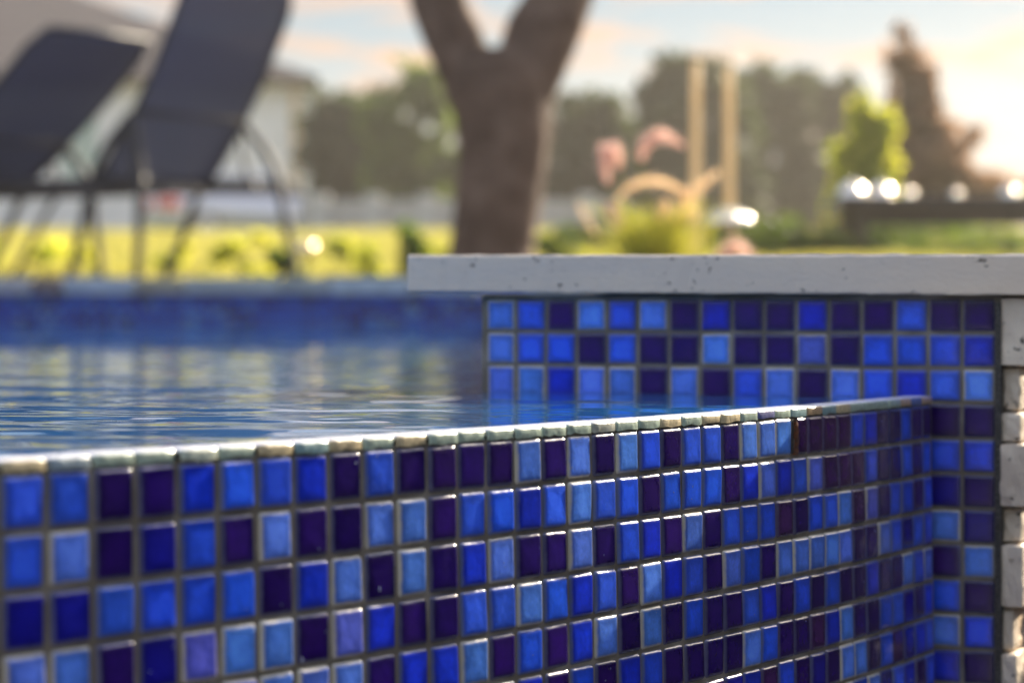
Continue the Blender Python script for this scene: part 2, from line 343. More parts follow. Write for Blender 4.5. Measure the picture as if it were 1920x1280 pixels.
# missing sliver of one tile: black strip for the shade in the hole, rust-brown broken bed
c = wall_pt(27.5); d, n = wall_frame(27.5)
bm = bmesh.new(); pts = []
for k in range(11):
    v = k / 10; lft = -.36 + .10 * math.sin(v * 2.2) + random.uniform(-.025, .025) - (.12 * max(0, v - .75) / .25); rgt = -.145 + .02 * math.sin(v * 3.1) - .14 * max(0, .25 - v) * 2
    row = []
    for i, t in enumerate((0, .3, .7, 1)):
        u = (lft + (rgt - lft) * t) * P; p = c + d * u + n * (.0003 + [0, .0013, .0019, .0016][i] + random.uniform(-.0003, .0003))
        row.append(bm.verts.new((p[0], p[1], B0 - (.06 + .90 * v) * P)))
    pts.append(row)
for r0, r1 in zip(pts, pts[1:]):
    for i in range(3): bm.faces.new((r0[i], r0[i + 1], r1[i + 1], r1[i]))
o = bm_obj('chipped_edge', bm, mat('rusty_bed', (.20, .062, .018), .9, noise=(420, (.07, .03, .02), .42, .6), bump=(700, 1, .002)), spill)
o['label'] = 'rust-brown broken edge where a sliver of tile is missing'
bm = bmesh.new(); pc = c - d * .43 * P + n * .0006
add_box(bm, (pc[0], pc[1], B0 - .49 * P), (.13 * P, .0012, .86 * P), Matrix.Rotation(math.atan2(d[1], d[0]), 4, 'Z'))
bm_obj('gap_shade', bm, mat('gap_shade_black', (.012, .01, .01), .9), spill)

# spa side wall (the one facing us) ------------------------------------------------
bL = np.array([(912.5 - 960) / 5000 * 2.039, 2.039]); bR = np.array([(1868 - 960) / 5000 * 1.894, 1.894])
bd = (bR - bL); blen = np.linalg.norm(bd); bd /= blen; bn = np.array([bd[1], -bd[0]])
PW = blen / 16
BACK = ["LMDLMLDBDDBDDMDD", "LMMDMDDLDDVDMMMB", "LLBLLDLDMLDLMBML"]
TAIL = ["DD", "MM", "ND", "LN", "DL", "MD", "LM", "BD", "ML", "DM", "LD", "MB", "DD", "LM", "MD"]
spa = thing('raised_spa_wall', (*((bL + bR) / 2), 0), 'upright blue mosaic wall under the pale stone slab, facing the camera', 'pool wall')
tl = Tiles()
for r in range(3 + len(TAIL)):
    for i in range(16):
        if r >= 3 and i < 14: 
            ch = random.choice('LMMBDDN')
            if r > 3: continue
        else: ch = BACK[r][i] if r < 3 else TAIL[r - 3][i - 14]
        c = bL + bd * (i + .5) * PW; zc = B0 + (2.5 - r) * P; f, rm = tile_cols(ch)
        tl.add((c[0], c[1], zc), (*bd, 0), (0, 0, -1), (*bn, 0), .932 * PW, .932 * P, (f, rm))
# the end face of the wall, turned to the pool
en = -bd; 
for r in range(4):
    for i in range(6):
        c = bL - bd * .004 - bn * (.010 + (i + .5) * P); f, rm = tile_cols(random.choice('MLDB'))
        tl.add((c[0], c[1], B0 + (2.5 - r) * P), (*(-bn), 0), (0, 0, -1), (*en, 0), .932 * P, .932 * P, (f, rm))
tl.build('tile_facing', spa)
bm = bmesh.new()
A_ = bL - bd * .004; Bq = bR + bd * .004; dep = 1.0
prism(bm, [tuple(A_), tuple(Bq), tuple(Bq - bn * .25), tuple(A_ - bn * .25)], -.5, CZ + .0085)
bm_obj('grout_core', bm, M_GROUT, spa)

# coping slab on the spa wall ------------------------------------------------------
def slab_pt(px, Yd): return np.array([(px - 960) / 5000 * Yd, Yd])
FO = .013
cL = bL - bd * .0605 + bn * FO; cR = bR + bd * .045 + bn * FO
bm = bmesh.new()
nseg = 60; Ls = np.linalg.norm(cR - cL); DEP = .30
prof = [(0, .0), (-.0006, .0012), (-.0006, .0262), (-.0001, .0274), (.0010, .0281), (.0028, .0284), (DEP, .0286), (DEP, 0)]
prev = None
for k in range(nseg + 1):
    t = k / nseg; p = cL + bd * Ls * t; zb = CZ + .0114 - .0062 * t * Ls
    ring = []
    for q, (o, z) in enumerate(prof):
        jn = random.gauss(0, .00018) if q < 5 else 0; jz = random.gauss(0, .00022) if q in (0, 4, 3, 5) else 0
        pp = p - bn * (o + jn + .0006); ring.append(bm.verts.new((pp[0], pp[1], zb + z + jz)))
    if prev:
        for a in range(8): bm.faces.new((prev[a], prev[(a + 1) % 8], ring[(a + 1) % 8], ring[a]))
    else: bm.faces.new(ring)
    prev = ring
bm.faces.new(prev[::-1])
cop = bm_obj('coping_slab', bm, M_COPE)
tag(cop, 'long pale travertine slab with a square edge lying on the upright mosaic wall', 'coping stone')

# split-face stone pillar at the right ---------------------------------------------
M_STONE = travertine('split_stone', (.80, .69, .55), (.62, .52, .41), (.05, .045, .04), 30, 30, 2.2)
M_STONE2 = travertine('split_stone_sun_tint', (.66, .48, .32), (.76, .58, .42), (.16, .10, .06), 30, 30, .6)  # same stone with the warm sunlight put into its colour
pil = thing('stone_pillar', (bR[0] + .03, bR[1], -.4), 'split-face pale stone pier in rough stacked blocks at the right edge', 'pillar')
def rough_block(bm, c, sz, seed, amp=.0016, rot=0):
    rr = random.Random(seed); b2 = bmesh.new(); bmesh.ops.create_cube(b2, size=1)
    bmesh.ops.subdivide_edges(b2, edges=b2.edges[:], cuts=5, use_grid_fill=True); vs = b2.verts[:]
    ph_ = [rr.uniform(0, 6) for _ in range(6)]
    for v in vs:
        q = v.co.copy(); ex = max(abs(q.x), abs(q.y), abs(q.z)); m_ = sorted((abs(q.x), abs(q.y), abs(q.z)))[1]
        k = .0009 / min(sz) if m_ > .47 else 0
        q *= (1 - k)
        w = Vector((q.x * sz[0], q.y * sz[1], q.z * sz[2]))
        w += Vector((math.sin(q.z * 9 + ph_[0]) + rr.gauss(0, .5), math.sin(q.z * 11 + q.x * 7 + ph_[1]) + rr.gauss(0, .5), rr.gauss(0, .35))) * amp * .5
        v.co = Vector(c) + Matrix.Rotation(rot, 3, 'Z') @ w
    me = bpy.data.meshes.new('t'); b2.to_mesh(me); b2.free(); bm.from_mesh(me); bpy.data.meshes.remove(me)
rows_px = [(556, 688, 1, .000), (688, 773, 0, -.010), (773, 830, 1, -.003), (830, 952, 1, .002), (952, 1020, 0, -.010), (1020, 1142, 1, -.001), (1142, 1225, 2, -.006), (1225, 1300, 1, .000), (1300, 1380, 0, -.008), (1380, 1470, 1, 0), (1470, 1600, 1, -.003), (1600, 1700, 0, -.008), (1700, 1900, 1, 0)]
ends = [1925, 1904, 1909, 1922, 1907, 1914, 1893, 1903, 1908, 1915, 1920, 1905, 1915]
pa = math.atan2(bd[1], bd[0]); bmg = bmesh.new(); bmw = bmesh.new()
Yp = 1.885
for k, ((y0, y1, typ, off), ex) in enumerate(zip(rows_px, ends)):
    za = CZ + (575 - y0) / 5000 * Yp - .0006; zb = CZ + (575 - y1) / 5000 * Yp + .0006; h = za - zb
    w = (ex - 1874) / 5000 * Yp + .001
    s = bR + bd * (.0035 + w / 2) + bn * (off - .008)
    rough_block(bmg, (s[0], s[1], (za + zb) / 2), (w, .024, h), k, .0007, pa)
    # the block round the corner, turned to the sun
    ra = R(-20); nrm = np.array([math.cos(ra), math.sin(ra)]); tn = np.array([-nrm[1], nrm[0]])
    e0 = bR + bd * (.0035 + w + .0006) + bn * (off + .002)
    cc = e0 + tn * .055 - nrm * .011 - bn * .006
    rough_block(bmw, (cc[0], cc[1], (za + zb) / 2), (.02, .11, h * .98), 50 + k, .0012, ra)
bm_obj('stone_block', bmg, M_STONE, pil); o = bm_obj('return_block', bmw, M_STONE2, pil); o['label'] = 'blocks turning the corner of the pier, warm sunlight put into their colour'
bm = bmesh.new(); s = bR + bd * .008 - bn * .11
add_box(bm, (s[0], s[1], -.2), (.02, .09, .51), Matrix.Rotation(pa, 4, 'Z')); bm_obj('mortar_core', bm, mat('mortar', (.10, .095, .085), .9, bump=(300, 1, .002)), pil)
bm = bmesh.new(); s = bR + bd * .0022 + bn * .0006
add_box(bm, (s[0], s[1], -.16), (.0042, .01, .455), Matrix.Rotation(pa, 4, 'Z')); bm_obj('caulk_joint', bm, mat('caulk', (.035, .035, .035), .8, noise=(700, (.12, .12, .11), .5, .6), bump=(500, 1, .002)), pil)

# ------------------------------------------------------------------ water
xs = np.concatenate([np.arange(-4.5, -1.2, .06), np.arange(-1.2, .52, .0055), np.arange(.52, .9, .05)])
ys = [.25]
while ys[-1] < 9.24: ys.append(ys[-1] + .0036 + .0032 * max(0, ys[-1] - 1.0))
ys = np.array(ys); X, Y = np.meshgrid(xs, ys, indexing='xy')
Zw = np.zeros_like(X); wr = np.random.default_rng(3)
for k in range(90):
    lam = .022 * (16 ** wr.random()); th = wr.normal(R(88), R(24)); a = wr.uniform(.5, 1.2) * lam * .00125
    kx, ky = 2 * math.pi / lam * math.cos(th), 2 * math.pi / lam * math.sin(th)
    Zw += a * np.sin(kx * X + ky * Y + wr.uniform(0, 6.28) + .8 * np.sin(X * 5 + k) + .6 * np.sin(Y * 4 + k * 2))
calm = .55 + .45 * np.sin(X * 2.3 + 1.2 * np.sin(Y * 1.7)) * np.sin(Y * 2.9 + 1)
Zw *= (.45 + .75 * np.clip(calm, 0, 1)) * np.interp(Y, [1.0, 2.2, 3.2, 4.5, 9], [.70, .62, .34, .18, .10])
pts = np.stack([wall_pt(j) for j in np.arange(J0, 38.1, .5)] + [wall_pt(38) + (wall_pt(38) - wall_pt(37)) * k for k in (5, 40)])     # plan line of the lip
# signed side: inside the pool is to the left of the walking direction
ok = np.ones(X.shape, bool); yy = np.interp(X, pts[:, 0], pts[:, 1]); nloc = .012
ok = (Y > yy + .011)
lineR = (X - bL[0]) * bn[0] + (Y - bL[1]) * bn[1]; along = (X - bL[0]) * bd[0] + (Y - bL[1]) * bd[1]
ok &= ~((along > .02) & (lineR < -.02))
idx = np.arange(X.size).reshape(X.shape); okf = ok[:-1, :-1] & ok[1:, :-1] & ok[:-1, 1:] & ok[1:, 1:]
Fq = np.stack([idx[:-1, :-1], idx[:-1, 1:], idx[1:, 1:], idx[1:, :-1]], -1)[okf]
used = np.unique(Fq); remap = np.full(X.size, -1); remap[used] = np.arange(len(used))
Vw = np.stack([X.ravel(), Y.ravel(), Zw.ravel()], -1)[used]
M_WATER = mat('pool_water', (.012, .11, .32), .015, spec=.5); M_WATER.node_tree.nodes['Principled BSDF'].inputs['IOR'].default_value = 1.333
water = np_mesh('pool_water', Vw, remap[Fq], M_WATER, None, True); tag(water, kind='structure', label='rippled blue pool water', cat='water')

# ------------------------------------------------------------------ far side of the pool
FY = 9.2; ZT = CZ + .0425       # underside of the far coping
farw = thing('far_pool_wall', (-1, FY, 0), 'far side wall of the pool, a blue mosaic waterline band out of focus under grey coping', 'pool wall')
tl = Tiles(np.array([0, .08, .3, .7, .92, 1.0]), .0018)
for r in range(8):
    for i in range(-120, 6):
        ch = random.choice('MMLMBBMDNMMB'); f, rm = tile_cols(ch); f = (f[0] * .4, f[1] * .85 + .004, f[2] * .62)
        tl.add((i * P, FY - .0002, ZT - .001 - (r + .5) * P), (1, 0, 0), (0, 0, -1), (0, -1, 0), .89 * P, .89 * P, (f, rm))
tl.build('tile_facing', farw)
bm = bmesh.new(); add_box(bm, (-2.0, FY + .1, -.2), (4.6, .2, .4 + 2 * (ZT - .001) - .0), bevel=0)
bm_obj('grout_core', bm, mat('far_grout', (.05, .06, .09), .8), farw)
cuts = [-700, -560, -420, -280, -150, 62, 118, 255, 345, 530, 620, 770, 900, 1040, 1180, 1330, 1500, 1660, 1830]
tint = [tuple(min(.6, q_ * 1.3) for q_ in t_) for t_ in [(.36, .36, .36), (.3, .31, .33), (.36, .35, .33), (.33, .34, .36), (.36, .34, .34), (.20, .15, .13), (.36, .40, .44), (.30, .27, .20), (.33, .35, .33), (.28, .30, .29), (.37, .42, .44), (.30, .35, .37), (.34, .34, .33), (.33, .33, .34), (.36, .35, .33), (.3, .3, .32), (.34, .34, .34), (.35, .33, .3)]]
tname = ['grey', 'cool grey', 'sandy grey', 'bluish grey', 'pinkish grey', 'brown', 'pale blue-grey', 'tan', 'grey', 'dull green-grey', 'light blue-grey', 'slate grey', 'grey', 'grey', 'grey', 'grey', 'grey', 'grey']  # one narrow stone is darker and browner than the rest
where = ['', '', '', '', 'leftmost of the far coping stones in view', 'narrow, second from the left in the far coping', 'under the crossing lounger legs', 'short, between two pale stones of the far coping', 'below the green shrub on the far side', 'short, left of the light stone nearest the slab', 'last full one before the near slab', 'half hidden behind the left end of the near slab', '', '', '', '', '', '']
for k in range(4, 12):
    xa = (cuts[k] - 960) / 5000 * FY; xb = (cuts[k + 1] - 960) / 5000 * FY
    bm = bmesh.new(); add_box(bm, ((xa + xb) / 2, FY + .13, ZT + .029), (xb - xa - .006, .31, .058), bevel=.007)
    for v in bm.verts: v.co += Vector((random.gauss(0, .0006), random.gauss(0, .0006), random.gauss(0, .0005)))
    o = bm_obj('far_coping_stone', bm, mat('far_coping', tint[k], .7, noise=(14, tuple(c * .8 for c in tint[k]), .4, .6), bump=(120, .4, .002)))
    tag(o, f'{tname[k]} coping stone, {where[k]}', 'coping stone', 'coping stones along the far pool edge')

# ------------------------------------------------------------------ ground, deck, lawn
M_DECK = mat('deck_stone', (.30, .28, .25), .75, noise=(3, (.22, .21, .20), .4, .6), bump=(40, .5, .003))
bm = bmesh.new(); DZ = ZT + .060
prism(bm, [(-12, FY + .29), (14, FY + .29), (14, 12.2), (-12, 12.2)], -.45, DZ)
tag(bm_obj('deck', bm, M_DECK), 'stone paving beyond the pool', 'paving', kind='structure')
bm = bmesh.new(); q = bL - bn * .26; q2 = bR + bd * .4 - bn * .26
q2 = bR + bd * .02 - bn * .26; prism(bm, [tuple(q), tuple(q2), (1.2, 4.2), (14, 8.0), (14, FY + .28), (.06, FY + .28), (.03, 2.6)], -.45, CZ + .034)
tag(bm_obj('spa_surround', bm, M_DECK), 'stone paving behind the near slab', 'paving', kind='structure')
bm = bmesh.new()
BZ = CZ + .05; prism(bm, [(.12, 5.4), (3.2, 5.4), (3.4, 9.0), (.12, 9.0)], 0, BZ); prism(bm, [(-.7, 9.8), (3.2, 9.8), (3.2, 12.1), (-.7, 12.1)], 0, DZ + .015)
tag(bm_obj('planting_bed', bm, mat('soil', (.06, .042, .03), .95, noise=(20, (.10, .07, .045), .4, .6), bump=(60, 1, .02))), 'dark soil bed', 'soil', kind='structure')
# lawn: rises to a crest, then runs level to the horizon
def lawn_z(y):
    return CZ + float(np.interp(y, [12, 14, 20, 30, 45, 52, 60, 90, 1500], [.11, .15, .36, .76, 1.29, 1.40, 1.30, 1.3, 3]))
ly = np.concatenate([np.arange(12.15, 62, .5), np.array([65, 75, 90, 120, 165])]); lx = np.concatenate([[-165, -90], np.arange(-40, 41, 1.0), [90, 165]])
V = []; 
for y in ly:
    for x in lx: V.append((x, y, lawn_z(y) + (.03 * math.sin(x * .9 + y * .4) + .02 * math.sin(x * 2.1 - y) if 14 < y < 60 else 0)))
nx = len(lx); F = [(i * nx + k, i * nx + k + 1, (i + 1) * nx + k + 1, (i + 1) * nx + k) for i in range(len(ly) - 1) for k in range(nx - 1)]
M_LAWN = mat('lawn', (.14, .18, .05), .8, noise=(.5, (.28, .28, .10), .4, .6), bump=(30, 1, .06))
tag(np_mesh('lawn', V, F, M_LAWN, None, True), 'sunlit yellow-green lawn rising beyond the deck', 'lawn', kind='structure')
bm = bmesh.new(); bmesh.ops.create_grid(bm, x_segments=2, y_segments=2, size=170)
for v in bm.verts: v.co.z = -.46
tag(bm_obj('ground', bm, mat('paving_ground', (.26, .24, .21), .85, noise=(2, (.2, .19, .17), .4, .6))), 'ground', 'ground', kind='structure')

# leaf clouds ------------------------------------------------------------------
def quads(C, size, r, up=0., asp=1.6):
    n = len(C); a = r.normal(size=(n, 3)); a[:, 2] += up; a /= np.linalg.norm(a, axis=1)[:, None]
    b = r.normal(size=(n, 3)); b -= (b * a).sum(1)[:, None] * a; b /= np.linalg.norm(b, axis=1)[:, None]
    c = np.cross(a, b); s = size * r.uniform(.6, 1.3, n)[:, None]
    V = np.stack([C - b * s * asp, C + c * s * .55, C + b * s * asp, C - c * s * .55], 1).reshape(-1, 3)
    return V, np.arange(4 * n).reshape(-1, 4)
GAPS = [(800, 240, 17), (846, 266, 13), (798, 335, 13), (757, 216, 12), (828, 300, 12), (735, 250, 9), (1330, 232, 17), (1328, 280, 17), (1392, 266, 19), (1452, 288, 20), (1436, 302, 18), (1524, 254, 17), (1562, 282, 13), (1108, 322, 18), (1045, 214, 16), (1045, 300, 13), (1180, 215, 13), (1290, 228, 10), (1290, 300, 12), (1440, 238, 12), (1490, 236, 11), (1400, 330, 13), (1085, 240, 9), (690, 240, 9), (640, 280, 9)]
def crown(name, blobs, n, size, m, parent, seed, shell=.5, asp=1.5, gaps=False):
    r = np.random.default_rng(seed); vol = np.array([b[3] * b[4] * b[5] for b in blobs]) ** .67; cnt = (n * vol / vol.sum()).astype(int)
    Cs = []; var = []
    for b, k in zip(blobs, cnt):
        # clumps inside each lobe
        nc = max(6, k // 60); d = r.normal(size=(nc, 3)); d /= np.linalg.norm(d, axis=1)[:, None]; rad = (shell + (1 - shell) * r.random(nc)) ** .8
        cc = d * rad[:, None]; w = r.integers(0, nc, k); p = cc[w] + r.normal(size=(k, 3)) * .125
        Cs.append(np.array(b[:3]) + p * np.array(b[3:6])); cv = r.random(nc); var.append(np.clip(cv[w] * .7 + r.random(k) * .3, 0, 1))
    C = np.vstack(Cs); var = np.concatenate(var)
    if gaps:       # ragged openings right through the crown
        qx = 960 + C[:, 0] / C[:, 1] * 5000; qy = 575 - (C[:, 2] - CZ) / C[:, 1] * 5000; keep = np.ones(len(C), bool)
        for gx, gy, gr in GAPS: keep &= np.hypot(qx - gx, qy - gy) > gr * (1 + .25 * np.sin(5 * np.arctan2(qy - gy, qx - gx) + gx))
        C = C[keep]; var = var[keep]
    V, F = quads(C, size, r, asp=asp)
    return np_mesh(name, V, F, m, parent, False, {'var': np.repeat(var, 4)})
M_BARK = mat('bark', (.095, .056, .038), .9, noise=(9, (.17, .11, .08), .40, .66), bump=(16, 1, .03))
M_BARK2 = mat('far_bark', (.10, .075, .055), .9)
M_LEAF_D = leaf_mat('dark_leaf', (.026, .042, .018), (.062, .082, .030), .45, (1.3, 1.35, .8))
M_LEAF_G = leaf_mat('green_leaf', (.06, .10, .03), (.15, .19, .05), .5)
M_LEAF_Y = leaf_mat('yellow_leaf', (.22, .30, .04), (.60, .60, .13), .74, (1.4, 1.3, .6))
M_LEAF_B = leaf_mat('brown_leaf', (.30, .22, .16), (.44, .32, .23), .55, (1.2, 1.0, .8))
def far_tree(px, Y, blobs, label, m=M_LEAF_D, n=6000, size=.13, seed=1, group='trees beyond the lawn', cat='tree', shell=.5, name='tree'):
    base = at(px, 0, Y); base.z = lawn_z(Y); t = thing(name, base, label, cat, group)
    B = []
    for (bx, by, rx, ry) in blobs:
        c = at(bx, by, Y); B.append((c.x, Y + random.uniform(-1, 1) * rx / 5000 * Y * .4, c.z, 1.1 * rx / 5000 * Y, rx / 5000 * Y * .9, 1.13 * ry / 5000 * Y))
    crown('crown', B, n, size, m, t, seed, shell, gaps=Y > 50)
    top = at(blobs[0][0], blobs[0][1], Y); bm = bmesh.new(); w = .14 + Y * .002
    mid = base.lerp(top, .5) + Vector((.15, 0, 0)); add_tube(bm, catmull([base - Vector((0, 0, .2)), base.lerp(top, .25), mid, top], 4), [w * (1 - .06 * i) for i in range(13)], 8)
    for b in B[1:]:
        p0 = base.lerp(top, .35); add_tube(bm, [p0, p0.lerp(Vector(b[:3]), .5) + Vector((0, 0, .1)), Vector(b[:3])], [w * .45, w * .3, w * .12], 6)
    bm_obj('trunk', bm, M_BARK2, t); return t
far_tree(665, 62, [(665, 280, 90, 95), (700, 225, 55, 55), (620, 260, 50, 60), (700, 350, 90, 60), (640, 380, 60, 50)], 'rounded dark green tree just right of the white house corner', n=9765, seed=11)
far_tree(775, 58, [(770, 230, 60, 95), (800, 180, 40, 50), (740, 260, 60, 80), (800, 330, 70, 70), (750, 380, 70, 50)], 'taller loose tree with light gaps, left of the forked trunk', M_LEAF_G, n=7052, seed=12)
far_tree(905, 66, [(905, 290, 75, 80), (870, 350, 60, 60), (930, 360, 80, 60)], 'dark tree directly behind the forked trunk', n=6510, seed=13)
far_tree(1090, 60, [(1090, 272, 95, 80), (1140, 240, 50, 50), (1040, 250, 50, 50), (1130, 340, 80, 70), (1060, 380, 80, 50)], 'dark green tree just right of the forked trunk', n=9765, seed=14)
far_tree(1190, 64, [(1180, 290, 60, 80), (1200, 370, 80, 60)], 'low dark tree behind the pink grass plumes', n=5967, seed=15)
far_tree(1300, 57, [(1300, 220, 100, 100), (1290, 170, 72, 58), (1345, 185, 50, 50), (1260, 260, 70, 90), (1345, 260, 70, 100), (1300, 360, 110, 80)], 'tallest dark domed tree, behind the swing ropes', n=13562, seed=16)
far_tree(1430, 61, [(1430, 225, 80, 80), (1460, 190, 50, 45), (1400, 300, 80, 80), (1470, 340, 80, 80), (1430, 400, 80, 50)], 'dark tree right of the swing, with bright gaps', n=9222, seed=17)
far_tree(1405, 65, [(1400, 250, 75, 85), (1420, 200, 45, 45), (1390, 340, 90, 80)], 'dark tree close behind the right bamboo stake, filling the gap beside the tallest one', n=8000, seed=23)
far_tree(1500, 66, [(1500, 240, 50, 85), (1495, 170, 18, 38), (1540, 290, 60, 70), (1510, 370, 80, 70)], 'dark tree with a small pointed top right of the swing', n=8680, seed=18)
far_tree(1580, 63, [(1570, 240, 66, 75), (1600, 350, 80, 70)], 'dark tree behind the sunlit yellow-green shrub', n=7052, seed=19)
far_tree(1628, 22, [(1632, 250, 40, 70), (1640, 222, 30, 45), (1618, 305, 48, 66), (1602, 365, 50, 56), (1646, 330, 34, 70)], 'tall bright yellow-green shrub beside the brown conifer', M_LEAF_Y, n=4200, size=.05, seed=20, group=None, cat='shrub', name='shrub')
far_tree(1715, 26, [(1696, 290, 34, 80), (1684, 150, 20, 80), (1693, 108, 26, 54), (1712, 140, 30, 56), (1722, 185, 34, 60), (1730, 310, 60, 60), (1765, 335, 70, 42), (1722, 240, 44, 60), (1800, 355, 60, 26), (1695, 220, 28, 70), (1748, 205, 34, 30), (1785, 285, 42, 26), (1830, 345, 55, 36), (1760, 260, 66, 56), (1700, 320, 50, 60), (1770, 320, 80, 50)], 'brown ragged conifer, narrow at the top and spreading to the right', M_LEAF_B, n=8600, size=.05, seed=21, group=None, shell=.0, name='conifer_tree')
far_tree(1880, 70, [(1880, 375, 90, 28), (1950, 370, 60, 35), (1820, 390, 60, 22)], 'low distant tree line at the right edge behind the table', M_LEAF_D, n=5000, seed=22)
SHRUBS = 1
def shrub(px, py, Y, rx, ry, label, m, n, size, seed):
    c = at(px, py, Y); b = at(px, 0, Y); b.z = lawn_z(Y); t = thing('shrub', b, label, 'shrub')
    crown('foliage', [(c.x, Y, c.z, rx / 5000 * Y, rx / 5000 * Y, ry / 5000 * Y), (c.x + rx / 9000 * Y, Y, c.z - ry / 7000 * Y, rx / 6500 * Y, rx / 6500 * Y, ry / 6000 * Y)], n, size, m, t, seed, .3)
    bm = bmesh.new()
    for k in range(5):
        e = Vector((c.x + random.uniform(-.5, .5) * rx / 5000 * Y, Y + random.uniform(-.05, .05), c.z)); add_tube(bm, [b - Vector((0, 0, .03)), b.lerp(e, .5), e], [.012, .009, .004], 5)
    bm_obj('stem', bm, M_BARK2, t)
shrub(455, 478, 13.0, 62, 40, 'round yellow-green shrub beneath the right lounger', M_LEAF_Y, 550, .022, 31)
shrub(50, 480, 13.5, 75, 48, 'yellow shrub under the left lounger at the left edge', M_LEAF_Y, 600, .022, 32)
shrub(762, 470, 14.0, 46, 48, 'dark green bush left of the forked trunk base', M_LEAF_G, 1300, .024, 33)
shrub(690, 482, 12.8, 28, 38, 'small yellow-lit bush between the dark bush and the glint globe', M_LEAF_Y, 250, .02, 34)
shrub(822, 478, 13.2, 26, 22, 'low yellow-green bush at the foot of the forked trunk', M_LEAF_Y, 200, .02, 35)
shrub(150, 474, 15.0, 60, 46, 'loose yellow-green bush between the crossing lounger legs', M_LEAF_Y, 450, .024, 51)
shrub(330, 488, 12.9, 44, 30, 'low leafy plant left of the round shrub below the right lounger', M_LEAF_Y, 250, .022, 52)
shrub(640, 470, 16.5, 42, 36, 'pale green bush left of the small yellow-lit one', M_LEAF_Y, 350, .026, 53)
shrub(525, 492, 12.7, 34, 26, 'small green plant by the rear leg of the right lounger', M_LEAF_G, 450, .02, 54)
shrub(1490, 455, 17, 120, 56, 'sprawling olive-green bush behind the near slab, left of the table', M_LEAF_G, 2200, .03, 36)
shrub(1150, 455, 19.0, 105, 52, 'grey-green bush between the forked trunk and the grass plumes', M_LEAF_D, 2400, .03, 38)
shrub(1310, 448, 20.0, 120, 62, 'broad dark bush behind the fluted glint dome', M_LEAF_D, 2800, .03, 39)
shrub(1045, 455, 16.0, 50, 38, 'small dim bush just right of the forked trunk', M_LEAF_G, 1000, .026, 40)
shrub(1760, 455, 19.5, 170, 50, 'dim green bush seen under the table top', M_LEAF_G, 2400, .03, 37)

# ------------------------------------------------------------------ house
M_STUCCO = mat('white_stucco', (.92, .89, .90), .85, noise=(1.2, (.84, .81, .82), .4, .6))
M_ROOF = mat('roof_shingle', (.085, .066, .068), .9, noise=(3, (.06, .05, .052), .4, .6), bump=(8, .6, .03))
M_TRIM = mat('white_trim', (.75, .75, .76), .5); M_TAN = mat('tan_paint', (.62, .45, .28), .6)
M_WIN = mat('window_glass', (.42, .55, .50), .12, spec=.6)
HY = 70; hx1 = (578 - 960) / 5000 * HY; hx0 = -27; hz0 = lawn_z(HY); ez = CZ + (575 - 158) / 5000 * HY
hs = thing('house', ((hx0 + hx1) / 2, HY + 8, hz0), 'white rendered house with a grey-brown hipped roof behind the loungers', 'house')
bm = bmesh.new(); add_box(bm, ((hx0 + hx1) / 2, HY + 8, (hz0 + ez) / 2 - .3), (hx1 - hx0, 16, ez - hz0 + .6)); bm_obj('wall', bm, M_STUCCO, hs)
bm = bmesh.new(); e = .55; xa, xb, ya, yb = hx0 - e, hx1 + e * .5, HY - e, HY + 16 + e; rz = ez + 3.75; hm = (yb - ya) / 2
lo = [bm.verts.new((x, y, ez - .02)) for x, y in ((xa, ya), (xb, ya), (xb, yb), (xa, yb))]; up_ = [bm.verts.new((x, y, ez + .16)) for x, y in ((xa, ya), (xb, ya), (xb, yb), (xa, yb))]
r0 = bm.verts.new((xa + hm, ya + hm, rz)); r1 = bm.verts.new((xb - hm, ya + hm, rz))
bm.faces.new(lo[::-1])
for i in range(4): bm.faces.new((lo[i], lo[(i + 1) % 4], up_[(i + 1) % 4], up_[i]))
bm.faces.new((up_[0], up_[1], r1, r0)); bm.faces.new((up_[1], up_[2], r1)); bm.faces.new((up_[2], up_[3], r0, r1)); bm.faces.new((up_[3], up_[0], r0)); bm_obj('roof', bm, M_ROOF, hs)
bm = bmesh.new(); p = at(553, 300, HY - .06); add_tube(bm, [(p.x, HY - .08, hz0), (p.x, HY - .08, ez - .1)], .10, 10); bm_obj('downspout', bm, M_TAN, hs)
bm = bmesh.new(); add_box(bm, (hx1 + .015, HY - .01, (hz0 + ez) / 2), (.16, .06, ez - hz0 - .1)); bm_obj('corner_trim', bm, M_TRIM, hs)
for (a_, b2, c_, d_) in ((118, 188, 205, 335), (-140, -60, 205, 335), (300, 350, 215, 330)):
    p0 = at(a_, d_, HY); p1 = at(b2, c_, HY); cx_, cz_ = (p0.x + p1.x) / 2, (p0.z + p1.z) / 2; w, h = p1.x - p0.x, p1.z - p0.z
    bm = bmesh.new()
    for s_ in (-1, 1):
        add_box(bm, (cx_ + s_ * (w / 2), HY - .03, cz_), (.09, .1, h + .09)); add_box(bm, (cx_, HY - .032, cz_ + s_ * h / 2), (w - .092, .1, .09))
    add_box(bm, (cx_, HY - .028, cz_), (w - .092, .06, .05))
    f_ = bm_obj('window_frame', bm, M_TRIM, hs); bm = bmesh.new(); add_box(bm, (cx_, HY - .012, cz_), (w, .02, h)); bm_obj('pane', bm, M_WIN, f_)

Mh = Matrix.Translation((hx1, HY, 0)) @ Matrix.Rotation(R(4.3), 4, 'Z') @ Matrix.Translation((-hx1, -HY, 0))
for o_ in hs.children_recursive: o_.data.transform(Mh)     # the house stands slightly turned, so its side wall stays out of view

